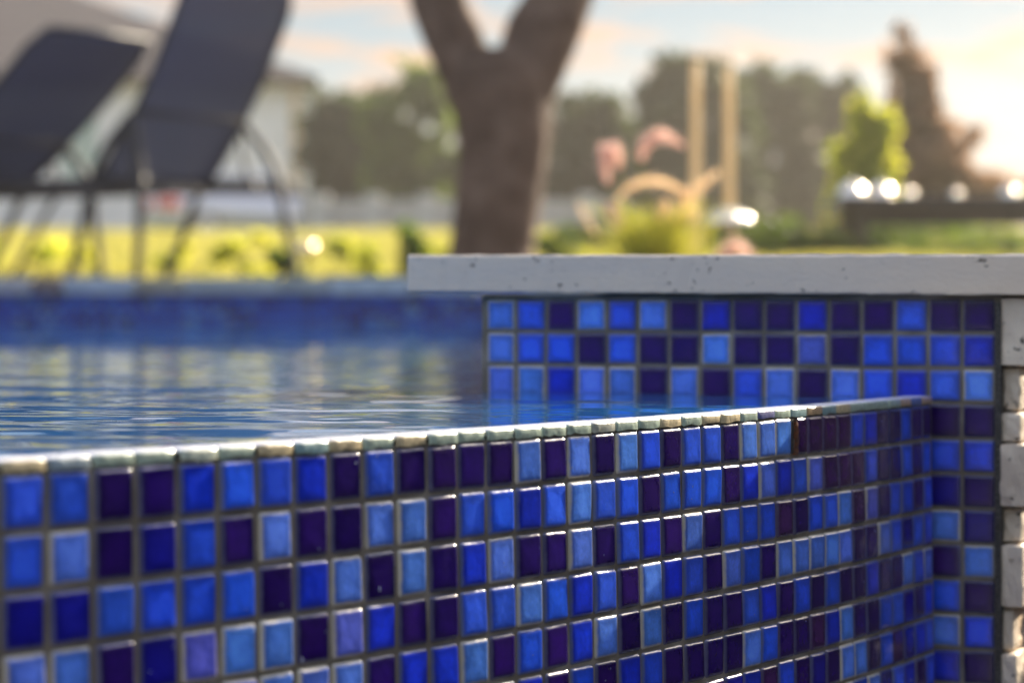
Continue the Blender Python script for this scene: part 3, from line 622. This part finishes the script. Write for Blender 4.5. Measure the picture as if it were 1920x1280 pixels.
# low white garden wall between house and trunk, with piers
gw = thing('garden_wall', at(720, 430, 50), 'low pale wall with small piers below the dark trees, between house and forked trunk', 'wall')
bm = bmesh.new(); p0 = at(560, 385, 49); p1 = at(1180, 392, 49)
add_box(bm, ((p0.x + p1.x) / 2, 49, (p0.z + 1.1) / 2 + .05), (p1.x - p0.x, .2, p0.z - 1.0)); bm_obj('wall_panel', bm, mat('pale_render', (.50, .47, .46), .85, noise=(1, (.40, .38, .37), .4, .6)), gw)
bm = bmesh.new()
for px in (600, 700, 800, 900, 1000, 1100): 
    q = at(px, 0, 48.9); add_box(bm, (q.x, 48.95, (p0.z + 1.1) / 2 + .1), (.32, .36, p0.z - .9), bevel=.02)
bm_obj('pier', bm, mat('pier_render', (.55, .53, .52), .85), gw)

# ------------------------------------------------------------------ car beyond the lawn crest
def lathe(bm, prof, M_, n=24):
    rings = [[bm.verts.new(M_ @ Vector((r_ * math.cos(2 * math.pi * k / n), r_ * math.sin(2 * math.pi * k / n), z))) for k in range(n)] for r_, z in prof]
    for a, b in zip(rings, rings[1:]):
        for k in range(n): bm.faces.new((a[k], a[(k + 1) % n], b[(k + 1) % n], b[k]))
    bm.faces.new(rings[0][::-1]); bm.faces.new(rings[-1])
cp = at(470, 0, 57.5); cz0 = lawn_z(57.5) + .02; yaw = R(28)
car = thing('parked_car', (cp.x, 57.5, cz0), 'silver car with red tail lights parked beyond the lawn, seen under the right lounger', 'car')
Mc = Matrix.Translation((cp.x, 57.5, cz0)) @ Matrix.Rotation(yaw, 4, 'Z')
M_CAR = mat('silver_paint', (.66, .67, .72), .30, metal=.5); M_CGL = mat('car_glass', (.03, .035, .04), .05); M_RUB = mat('rubber', (.02, .02, .02), .8); M_RED = mat('red_lens', (.75, .045, .015), .2, coat=.6)
def extr(name, prof, hw, taper, m, parent, bev=.10):
    bm = bmesh.new(); a = []; b = []
    for x, z in prof:
        t = taper(z); a.append(bm.verts.new(Mc @ Vector((x, -hw * t, z)))); b.append(bm.verts.new(Mc @ Vector((x, hw * t, z))))
    bm.faces.new(a); bm.faces.new(b[::-1])
    for i in range(len(prof)): j = (i + 1) % len(prof); bm.faces.new((a[j], a[i], b[i], b[j]))
    bmesh.ops.bevel(bm, geom=list(bm.edges), offset=bev, segments=3, affect='EDGES', profile=.6); return bm_obj(name, bm, m, parent, True)
body = extr('body', [(-2.2, .3), (-2.25, .75), (-2.15, .98), (-1.0, 1.0), (1.0, .98), (1.9, .85), (2.2, .68), (2.22, .32), (1.0, .25), (-1.0, .25)], .9, lambda z: 1 - .06 * max(0, z - .6), M_CAR, car)
extr('cabin_glass', [(-2.02, .96), (-1.55, 1.40), (.35, 1.40), (1.15, .96)], .80, lambda z: 1 - .35 * max(0, z - .96), M_CGL, car, .03)
extr('car_roof', [(-1.75, 1.37), (-1.5, 1.50), (.2, 1.52), (.55, 1.37)], .70, lambda z: 1 - .3 * max(0, z - 1.37), M_CAR, car, .045)
for sx in (-1.35, 1.4):
    for sy in (-1, 1):
        bm = bmesh.new(); Mw = Mc @ Matrix.Translation((sx, sy * .80, .32)) @ Matrix.Rotation(R(90), 4, 'X'); lathe(bm, [(.22, -.11), (.31, -.11), (.32, 0), (.31, .11), (.22, .11)], Mw); w_ = bm_obj('wheel', bm, M_RUB, car, True)
        bm = bmesh.new(); lathe(bm, [(.20, -.115), (.06, -.12), (.06, .12), (.20, .115)], Mw, 12); bm_obj('rim', bm, M_CAR, w_)
for sy in (-1, 1):
    bm = bmesh.new(); vs = add_box(bm, (-2.12, sy * .62, .82), (.34, .62, .26), bevel=.04); bmesh.ops.transform(bm, matrix=Mc, verts=bm.verts[:]); bm_obj('tail_light', bm, M_RED, car)
    bm = bmesh.new(); add_box(bm, (2.08, sy * .62, .66), (.25, .4, .16), bevel=.04); bmesh.ops.transform(bm, matrix=Mc, verts=bm.verts[:]); bm_obj('headlight', bm, M_WIN, car)

# ------------------------------------------------------------------ forked tree
TY = 10.3
ft = thing('forked_tree', at(925, 556, TY), 'smooth brown tree trunk forking into two thick limbs at the top centre', 'tree')
bm = bmesh.new()
def limb(rows):                    # rows: left px, right px, y px
    pts = [at((a + b) / 2, y, TY) for a, b, y in rows]; rr = [(b - a) / 2 / 5000 * TY for a, b, y in rows]
    P2 = catmull(pts, 5); r2 = []
    for i in range(len(rr) - 1):
        for k in range(5): r2.append(rr[i] + (rr[i + 1] - rr[i]) * k / 5)
    r2.append(rr[-1]); add_tube(bm, P2, r2, 20)
limb([(800, 1045, 560), (832, 1010, 510), (842, 1002, 465), (850, 1012, 400), (858, 1026, 300), (848, 1036, 210), (830, 1036, 160), (838, 1024, 122), (870, 985, 92)])
limb([(862, 950, 260), (842, 950, 190), (815, 925, 120), (793, 905, 70), (773, 882, 20), (762, 872, -20), (762, 850, -120), (740, 820, -260), (700, 765, -480)])
limb([(940, 1028, 260), (935, 1040, 190), (930, 1064, 125), (945, 1088, 65), (980, 1108, 15), (1018, 1120, -30), (1050, 1140, -120), (1110, 1185, -260), (1190, 1245, -480)])
tr = bm_obj('trunk', bm, M_BARK, ft, True)
rm_ = tr.modifiers.new('weld', 'REMESH'); rm_.mode = 'VOXEL'; rm_.voxel_size = .010; rm_.use_smooth_shade = True
sm_ = tr.modifiers.new('smooth', 'SMOOTH'); sm_.iterations = 7; sm_.factor = .6
bpy.context.view_layer.update(); dg = bpy.context.evaluated_depsgraph_get(); me = bpy.data.meshes.new_from_object(tr.evaluated_get(dg)); tr.modifiers.clear(); tr.data = me
if not me.materials: me.materials.append(M_BARK)
a = at(733, -480, TY); b = at(1218, -480, TY)
for s_, e_ in ((a, a + Vector((-.9, .3, .9))), (a, a + Vector((.1, -.5, 1.0))), (b, b + Vector((.9, .2, .8))), (b, b + Vector((-.2, .6, 1.0))), (b + Vector((-.06, 0, -.15)), b + Vector((.75, .75, .25)))): 
    bm = bmesh.new(); add_tube(bm, catmull([s_ - (e_ - s_) * .05, s_.lerp(e_, .5) + Vector((0, 0, .08)), e_], 4), [.042, .04, .037, .034, .03, .026, .022, .018, .012], 8)
    bm_obj('branch', bm, M_BARK, ft, True)
crown('crown', [(a.x - .7, TY + .2, a.z + .9, .9, .9, .5), (a.x + .2, TY - .3, a.z + 1.1, .9, .8, .5), (b.x + .7, TY + .2, b.z + .85, .9, .9, .5), (b.x - .2, TY + .5, b.z + 1.15, .9, .8, .5)], 5200, .04, M_LEAF_G, ft, 41, .3)

# ------------------------------------------------------------------ stakes and a dome added for its sun glint
SY = 8.3
M_STAKE = leaf_mat('bamboo', (.74, .62, .42), (.80, .68, .46), .55, (1.0, 1.0, 1.0))
for px, top, dx, lab in ((1306, 118, -.004, 'left and slightly taller of the two tan bamboo stakes in the bed'), (1367, 128, .003, 'right one of the two tan bamboo stakes, rising behind the fluted glint dome')):
    q = at(px, top, SY); g = thing('garden_stake', (q.x, SY, BZ), lab, 'stake', 'bamboo stakes in the planting bed')
    bm = bmesh.new(); pts = [(q.x + dx * (1 - k / 8), SY, BZ - .05 + (q.z - BZ + .05) * k / 8) for k in range(9)]
    add_tube(bm, pts, [.0160, .0168, .0158, .0165, .0156, .0162, .0154, .0160, .0145], 10); bm_obj('cane', bm, M_STAKE, g, True)
    bm = bmesh.new(); add_tube(bm, [(q.x, SY, q.z - .001), (q.x, SY, q.z + .006)], .0142, 10); bm_obj('end_cap', bm, M_STAKE, g)
bq = at(1365, 414, SY - .25); bb = thing('glint_dome', (bq.x, bq.y, BZ), 'low fluted polished dome added for a sun glint below the right bamboo stake', 'garden light')
bm = bmesh.new(); rings = []
for i in range(13):
    t = i / 12 * R(88); rings.append([bm.verts.new((bq.x + .072 * math.sin(t) * math.cos(2 * math.pi * k / 96) * (1 + .06 * math.cos(16 * 2 * math.pi * k / 96)), bq.y + .072 * math.sin(t) * math.sin(2 * math.pi * k / 96) * (1 + .06 * math.cos(16 * 2 * math.pi * k / 96)), bq.z + 0.048 * math.cos(t) - .01)) for k in range(96)] if i else [bm.verts.new((bq.x, bq.y, bq.z + .035))] )
for k in range(96): bm.faces.new((rings[0][0], rings[1][k], rings[1][(k + 1) % 96]))
for r0, r1 in zip(rings[1:], rings[2:]):
    for k in range(96): bm.faces.new((r0[k], r1[k], r1[(k + 1) % 96], r0[(k + 1) % 96]))
bm.faces.new(rings[-1]); bm_obj('dome_cap', bm, mat('polished_metal', (.92, .86, .76), .26, metal=1), bb, True)
bm = bmesh.new(); add_tube(bm, [(bq.x, bq.y, BZ - .02), (bq.x, bq.y, bq.z - .018)], .014, 8); bm_obj('stem', bm, mat('dark_iron', (.05, .04, .035), .6), bb)

# ------------------------------------------------------------------ fountain grass
M_BLADE = leaf_mat('grass_blade', (.26, .30, .06), (.60, .54, .14), .5, (1.3, 1.3, .6))
M_PINK = leaf_mat('pink_plume', (.92, .70, .60), (.97, .84, .76), .72, (1.05, 1.0, 1.0)); M_TANP = leaf_mat('tan_plume', (.86, .76, .56), (.94, .86, .70), .7, (1.2, 1.1, 1.0))
def blade_strip(V, F, A, pts, w, var):
    n0 = len(V); pts = [Vector(p) for p in pts]; side = Vector((random.uniform(-1, 1), random.uniform(-.6, .6), 0)).normalized()
    for i, p in enumerate(pts):
        ww = w * (1 - (i / (len(pts) - 1)) ** 2 * .9); V.append(tuple(p - side * ww)); V.append(tuple(p + side * ww)); A += [var, var]
    for i in range(len(pts) - 1): F.append((n0 + 2 * i, n0 + 2 * i + 1, n0 + 2 * i + 3, n0 + 2 * i + 2))
def plume(pts, rad, m, parent):
    P2 = catmull(pts, 6); n = len(P2); V = []; F = []; A = []
    bm = bmesh.new(); add_tube(bm, P2, [rad * (.36 if m is M_PINK else .2) * (math.sin(math.pi * min(1, .12 + .88 * i / n)) ** .6 + .05) for i in range(n)], 8); me = bpy.data.meshes.new('t'); bm.to_mesh(me); bm.free()
    V = [tuple(v.co) for v in me.vertices]; F = [tuple(p.vertices) for p in me.polygons if len(p.vertices) == 4]; A = [.4] * len(V); bpy.data.meshes.remove(me)
    for k in range(1100 if m is M_PINK else 650):
        i = random.randrange(n - 1); p = P2[i]; d = (P2[i + 1] - p).normalized(); r_ = Vector([random.gauss(0, 1) for _ in range(3)]); r_ = (r_ - d * r_.dot(d)).normalized()
        e = p + (r_ * .95 + d * .6) * rad * random.uniform(.6, 1.35) * math.sin(math.pi * min(1, .15 + .85 * i / n)) ** .6; s_ = d.cross(r_) * rad * .06; n0 = len(V)
        V += [tuple(p - s_), tuple(p + s_), tuple(e + s_ * .3), tuple(e - s_ * .3)]; F.append((n0, n0 + 1, n0 + 2, n0 + 3)); v_ = random.random(); A += [v_] * 4
    return np_mesh('plume', V, F, m, parent, False, {'var': np.array(A)})
def grass_clump(px, Y, nb, spread, hmax, plumes, label, seed):
    random.seed(seed); base = at(px, 0, Y); base.z = BZ - .005; t = thing('fountain_grass', base, label, 'ornamental grass', 'fountain grasses in the bed')
    V = []; F = []; A = []
    for k in range(nb):
        a = random.uniform(0, 6.28); l_ = random.uniform(.3, 1) * hmax; s = spread * random.uniform(.2, 1)
        b0 = base + Vector((random.gauss(0, .025), random.gauss(0, .025), 0)); dx, dy = math.cos(a) * s, math.sin(a) * s
        blade_strip(V, F, A, [b0 + Vector((dx * t_ ** 1.6, dy * t_ ** 1.6, l_ * (t_ - .45 * t_ ** 3))) for t_ in (0, .25, .5, .75, 1)], .0022, random.random())
    np_mesh('leaves', V, F, M_BLADE, t, False, {'var': np.array(A)})
    for (pp, rad, kind) in plumes:
        pts = [at(x, y, Y + random.uniform(-.06, .06) * 0 + dy_) for x, y, dy_ in pp]; m_ = M_PINK if kind == 'p' else M_TANP
        pl = plume(pts, rad, m_, t); bm = bmesh.new(); add_tube(bm, catmull([base, base.lerp(pts[0], .55) + Vector((0, 0, .02)), pts[0]], 4), .0016, 5); bm_obj('stalk', bm, M_BLADE, pl)
grass_clump(1225, 6.1, 560, .27, .36, [([(1200, 300, 0), (1212, 268, 0), (1245, 255, 0), (1283, 275, 0)], .020, 'p'), ([(1140, 345, 0), (1134, 310, 0), (1128, 268, 0)], .016, 'p'), ([(1158, 318, 0), (1154, 290, 0), (1146, 272, 0)], .022, 'p'),
    ([(1158, 372, 0), (1190, 345, 0), (1232, 340, 0), (1278, 358, 0), (1288, 385, 0)], .019, 't'), ([(1262, 412, 0), (1300, 360, 0), (1348, 322, 0)], .019, 't'), ([(1140, 380, 0), (1150, 400, 0), (1160, 430, 0)], .019, 'p'),
    ([(1250, 372, 0), (1246, 392, 0), (1238, 415, 0)], .017, 't'), ([(1262, 425, 0), (1280, 405, 0), (1305, 395, 0)], .019, 't')], 'fountain grass clump with arching pink and tan plumes, right of the forked trunk', 5)
grass_clump(1395, 5.9, 120, .10, .10, [([(1345, 492, 0), (1365, 468, 0), (1390, 466, 0), (1412, 486, 0)], .022, 'p')], 'low pink plume just showing over the near slab below the swing', 6)
grass_clump(1120, 6.6, 160, .14, .20, [([(1118, 440, 0), (1100, 410, 0), (1085, 380, 0)], .012, 't')], 'thin sparse grass clump left of the pink plumes', 7)

# ------------------------------------------------------------------ loungers
M_SLING = bpy.data.materials.new('sling_fabric'); M_SLING.use_nodes = True
n_ = M_SLING.node_tree.nodes; l_ = M_SLING.node_tree.links; b_ = n_['Principled BSDF']; b_.inputs['Base Color'].default_value = (.055, .070, .15, 1); b_.inputs['Roughness'].default_value = .8
tr_ = n_.new('ShaderNodeBsdfTransparent'); mxs = n_.new('ShaderNodeMixShader'); mxs.inputs[0].default_value = .16; l_.new(b_.outputs[0], mxs.inputs[1]); l_.new(tr_.outputs[0], mxs.inputs[2]); l_.new(mxs.outputs[0], n_['Material Output'].inputs[0])
M_FRAME = mat('dark_frame', (.022, .022, .03), .6)
def lounger(px, Y, lean, blen_, label, seat_h=.395):
    base = at(px, 0, Y); base.z = DZ + .002
    t = thing('sun_lounger', base, label, 'sun lounger', 'dark sling loungers on the far deck')
    u = Vector((.82, -.57, 0)); w = Vector((-.57, -.82, 0)); Zv = Vector((0, 0, 1)); hw = .318
    L_ = lambda a, b, z: base + u * a + w * b + Zv * z
    sn, cs = math.sin(R(lean)), math.cos(R(lean))
    def backp(s, b): # s along the back, gently curved
        return L_(s * sn + .03 * math.sin(s * 4), b, seat_h + s * cs)
    # sling back with rounded top corners
    V = []; F = []; ns_, nb_ = 16, 10
    for i in range(ns_ + 1):
        s = blen_ * i / ns_; cut_ = max(0, (s - (blen_ - .06)) / .06); hwid = hw * (1 - .12 * cut_ ** 2)
        for k in range(nb_ + 1): V.append(tuple(backp(s, hwid * (2 * k / nb_ - 1)) + u * .012 * math.cos(math.pi * (k / nb_ - .5))))
    F = [(i * (nb_ + 1) + k, i * (nb_ + 1) + k + 1, (i + 1) * (nb_ + 1) + k + 1, (i + 1) * (nb_ + 1) + k) for i in range(ns_) for k in range(nb_)]
    o = np_mesh('backrest', V, F, M_SLING, t, True); sol = o.modifiers.new('thick', 'SOLIDIFY'); sol.thickness = .004
    V = []
    for i in range(9):
        for k in range(nb_ + 1): V.append(tuple(L_(-1.25 * i / 8, hw * (2 * k / nb_ - 1), seat_h - .02 * math.sin(math.pi * i / 8))))
    F = [(i * (nb_ + 1) + k, i * (nb_ + 1) + k + 1, (i + 1) * (nb_ + 1) + k + 1, (i + 1) * (nb_ + 1) + k) for i in range(8) for k in range(nb_)]
    o = np_mesh('seat', V, F, M_SLING, t, True); sol = o.modifiers.new('thick', 'SOLIDIFY'); sol.thickness = .004
    bm = bmesh.new()
    for sd in (-1, 1):
        add_tube(bm, [backp(blen_ * i / 8, sd * (hw * (1 - .12 * max(0, (i / 8 * blen_ - blen_ + .06) / .06) ** 2) + .004)) for i in range(9)], .011, 8)
    add_tube(bm, [backp(blen_, -hw * .88), backp(blen_ + .008, 0), backp(blen_, hw * .88)], .011, 8)
    add_tube(bm, [backp(.30, -hw), backp(.295, 0), backp(.30, hw)], .016, 8); bm_obj('back_frame', bm, M_FRAME, t, True)
    bm = bmesh.new()
    for sd in (-1, 1): add_tube(bm, [L_(.24, sd * (hw + .01), seat_h - .015), L_(-.6, sd * (hw + .01), seat_h - .02), L_(-1.28, sd * (hw + .01), seat_h - .015)], .021, 8)
    add_tube(bm, [L_(-1.28, -hw, seat_h - .015), L_(-1.28, hw, seat_h - .015)], .018, 8); add_tube(bm, [L_(.0, -hw, seat_h - .03), L_(.0, hw, seat_h - .03)], .02, 8)
    bm_obj('seat_frame', bm, M_FRAME, t, True)
    piv = {1: backp(.28, hw + .012), -1: backp(.28, -hw - .012)}
    legs = [(-1, .44, 1.0), (1, -.13, -1.0), (1, .22, .6), (-1, -.27, -.6)]
    for sd, a_, bow in legs:
        f = L_(a_, sd * (hw + .03), 0); m1 = piv[sd].lerp(f, .35) + u * .055 * bow + Vector((0, 0, .05)); m2 = piv[sd].lerp(f, .72) + u * .035 * bow
        bm = bmesh.new(); add_tube(bm, catmull([piv[sd], m1, m2, f], 6), .018, 8); bm_obj('leg', bm, M_FRAME, t, True)
    for sd in (-1, 1):
        f = L_(-1.15, sd * (hw + .02), 0); bm = bmesh.new(); add_tube(bm, catmull([L_(-.85, sd * (hw + .012), seat_h), L_(-.98, sd * (hw + .02), seat_h * .6), f], 5), .0135, 8); bm_obj('leg', bm, M_FRAME, t, True)
    for sd in (-1, 1):
        bm = bmesh.new(); add_tube(bm, catmull([backp(.24, sd * (hw + .014)), L_(.17, sd * (hw + .016), seat_h + .1), L_(.20, sd * (hw + .016), seat_h - .01)], 5), .010, 8); bm_obj('arm_strut', bm, M_FRAME, t, True)
    return t
lounger(292, 10.6, 32, .90, 'right dark sling lounger, its raised back reaching the top of the photo')
lounger(-66, 11.0, 53.5, .975, 'left dark sling lounger, its lower raised back in front of the house roof')

# ------------------------------------------------------------------ table at right
TBY = 17.0; tz = CZ + (575 - 366) / 5000 * TBY; p0 = at(1578, 0, TBY); tb = thing('garden_table', (p0.x + 1.1, TBY + .5, DZ), 'long dark table with a glinting polished edge, standing beyond the near slab at right', 'table')
M_TBL = mat('dark_table', (.030, .020, .018), .17, spec=.6)
bm = bmesh.new(); add_box(bm, (p0.x + 1.15, TBY + .5, tz - .055), (2.3, 1.1, .11), Matrix.Rotation(R(-1.5), 4, 'Z'), bevel=.012, seg=3); bm_obj('table_top', bm, M_TBL, tb, True)
for sx in (.14, 2.16):
    for sy in (.12, .9):
        bm = bmesh.new(); g = lawn_z(TBY); add_box(bm, (p0.x + sx, TBY + sy, (g + tz - .1) / 2), (.09, .09, tz - .11 - g + .1), bevel=.01); bm_obj('leg', bm, M_TBL, tb)
bm = bmesh.new(); add_box(bm, (p0.x + 1.15, TBY + .12, tz - .15), (1.93, .03, .08)); bm_obj('apron', bm, M_TBL, tb)

# small polished globe added on the lawn edge for a sun glint
pl_ = thing('glint_globe', at(576, 520, 12.6), 'small round polished globe added for a sun glint near the right lounger foot', 'garden light')
q = at(576, 468, 12.6); bm = bmesh.new(); bmesh.ops.create_uvsphere(bm, u_segments=32, v_segments=20, radius=.046, matrix=Matrix.Translation(q)); bm_obj('globe', bm, mat('glint_metal', (.95, .75, .50), .28, metal=1), pl_, True)
bm = bmesh.new(); add_tube(bm, [(q.x, q.y, lawn_z(12.6) - .05), (q.x, q.y, q.z - .06)], .009, 8); bm_obj('stem', bm, M_FRAME, pl_)

# lawn blades that let the low sun through
r = np.random.default_rng(77); n = 60000; yb_ = 12.3 + 26 * r.random(n) ** 1.5; xb_ = (r.random(n) * .50 - .27) * yb_
zb_ = np.array([lawn_z(y) for y in yb_]) + .03 * np.sin(xb_ * .9 + yb_ * .4) + .02 * np.sin(xb_ * 2.1 - yb_); hb = r.uniform(.04, .085, n); a_ = r.uniform(0, 6.28, n); wb = .006 + .0003 * yb_
c0 = np.stack([xb_, yb_, zb_ - .01], -1); sd_ = np.stack([np.cos(a_), np.sin(a_) * .3, a_ * 0], -1) * wb[:, None]; tip = c0 + np.stack([r.normal(0, .02, n), r.normal(0, .02, n), hb], -1)
V = np.stack([c0 - sd_, c0 + sd_, tip + sd_ * .3, tip - sd_ * .3], 1).reshape(-1, 3)
M_GB = leaf_mat('lawn_blade', (.17, .21, .06), (.42, .40, .14), .6, (1.3, 1.15, .75))
tag(np_mesh('lawn_grass', V, np.arange(4 * n).reshape(-1, 4), M_GB, None, False, {'var': np.repeat(r.random(n), 4)}), 'short backlit grass', 'grass', kind='stuff')

# foliage block added out of view so the glazed tiles mirror something dark
hd = thing('reflection_hedge', (-2, -4, -.45), 'dark clipped foliage added out of view to darken the tile reflections', 'reflection_hedge')
r = np.random.default_rng(5); n = 6500; C = np.stack([r.uniform(-9, 7, n), -4 + r.uniform(-.5, .5, n) + 0, r.uniform(-.45, 1.15, n)], -1); V, F = quads(C, .07, r)
np_mesh('foliage', V, F, M_LEAF_D, hd, False, {'var': np.repeat(r.random(n), 4)})
bm = bmesh.new(); add_box(bm, (-1, -4, .3), (15.6, .7, 1.4), bevel=.1); bm_obj('inner_growth', bm, mat('dark_twigs', (.02, .022, .014), 1), hd)

# air: thin haze volume added to imitate a lens-flare veil
bm = bmesh.new(); add_box(bm, (0, 0, 6.3), (380, 380, 15.6)); hz_m = bpy.data.materials.new('haze'); hz_m.use_nodes = True; n_ = hz_m.node_tree.nodes; n_.remove(n_['Principled BSDF'])
pv = n_.new('ShaderNodeVolumePrincipled'); pv.inputs['Color'].default_value = (1, .93, .85, 1); pv.inputs['Density'].default_value = .0011; pv.inputs['Anisotropy'].default_value = .72
hz_m.node_tree.links.new(pv.outputs[0], n_['Material Output'].inputs['Volume']); tag(bm_obj('haze', bm, hz_m), 'thin warm haze added to imitate a lens-flare veil', 'haze', kind='stuff')

# polished domes added on the table top to give its sun glints
M_BOWL = mat('polished_steel_cover', (.97, .90, .78), .30, metal=1)
for px, r_, lab in ((1598, .088, 'largest steel dome added for a glint, at the left end of the dark table'), (1652, .080, 'second steel dome added for a glint, from the left end of the dark table'), (1702, .045, 'small dome added for a faint glint in front of the brown conifer on the dark table'), (1792, .035, 'tiny dome added for a glint near the middle of the dark table'), (1893, .062, 'lone steel dome added for a glint at the right end of the dark table')):
    q = at(px, 366, TBY + .25); q.z = tz
    bm = bmesh.new(); lathe(bm, [(r_ * 1.06, .001), (r_ * 1.06, .006)] + [(r_ * math.cos(R(k * 7.5)), .006 + r_ * math.sin(R(k * 7.5))) for k in range(12)] + [(r_ * .10, .006 + r_), (r_ * .14, .012 + r_ * 1.06), (r_ * .1, .012 + r_ * 1.14)], Matrix.Translation(q), 48)
    tag(bm_obj('glint_cover', bm, M_BOWL, None, True), lab, 'dish cover', 'steel domes added for the glints on the garden table')

# second unseen foliage block, added at right to darken tile reflections
hd = thing('reflection_hedge', (2.6, -.4, -.45), 'dark foliage added out of view at right to darken tile reflections', 'reflection_hedge')
r = np.random.default_rng(6); n = 5000; C = np.stack([2.4 + r.uniform(-.3, .3, n), r.uniform(-3.2, 3.4, n), r.uniform(-.45, 1.5, n)], -1); V, F = quads(C, .045, r)
np_mesh('foliage', V, F, M_LEAF_D, hd, False, {'var': np.repeat(r.random(n), 4)})
bm = bmesh.new(); add_box(bm, (2.45, .1, .5), (.45, 6.4, 1.9), bevel=.1); bm_obj('inner_growth', bm, bpy.data.materials['dark_twigs'], hd)

bm = bmesh.new(); prism(bm, [(1.02, -.6), (2.1, -.6), (4.5, 3.0), (4.0, 4.6), (1.30, 4.1), (1.02, 2.9)], -.45, CZ + .20)  # unseen dark block added to darken what the wall tiles mirror
tag(bm_obj('reflection_block', bm, mat('dark_slate', (.030, .028, .034), .8, noise=(12, (.05, .04, .045), .4, .6), bump=(60, .8, .004))), 'low dark block added out of view at right to darken tile reflections', 'wall')

# drops of water clinging to the tiles
r = random.Random(12); bm = bmesh.new()
for k in range(420):
    j = r.uniform(3, 37); row = r.uniform(.05, 10); c = wall_pt(j); d, n = wall_frame(j); zc = B0 - row * P
    if (j % 1) < .12 or (j % 1) > .88 or (row % 1) < .14 or (row % 1) > .88: continue
    rad = r.choice([.00025, .0003, .0004, .0004, .0006]); c = c + n * (BATTER * (B0 - zc) + .0014); st = r.choice([1, 1, 1, 2.2])
    g = bmesh.ops.create_icosphere(bm, subdivisions=2, radius=1)
    Md = Matrix.Translation((c[0], c[1], zc)) @ Matrix.Rotation(math.atan2(d[1], d[0]), 4, 'Z') @ Matrix.Diagonal((rad, rad * .55, rad * st, 1)); bmesh.ops.transform(bm, matrix=Md, verts=g['verts'])
o = bm_obj('water_drops', bm, mat('water_drop', (.30, .36, .55), .03, spec=.9, coat=1), spill, True); o['kind'] = 'stuff'
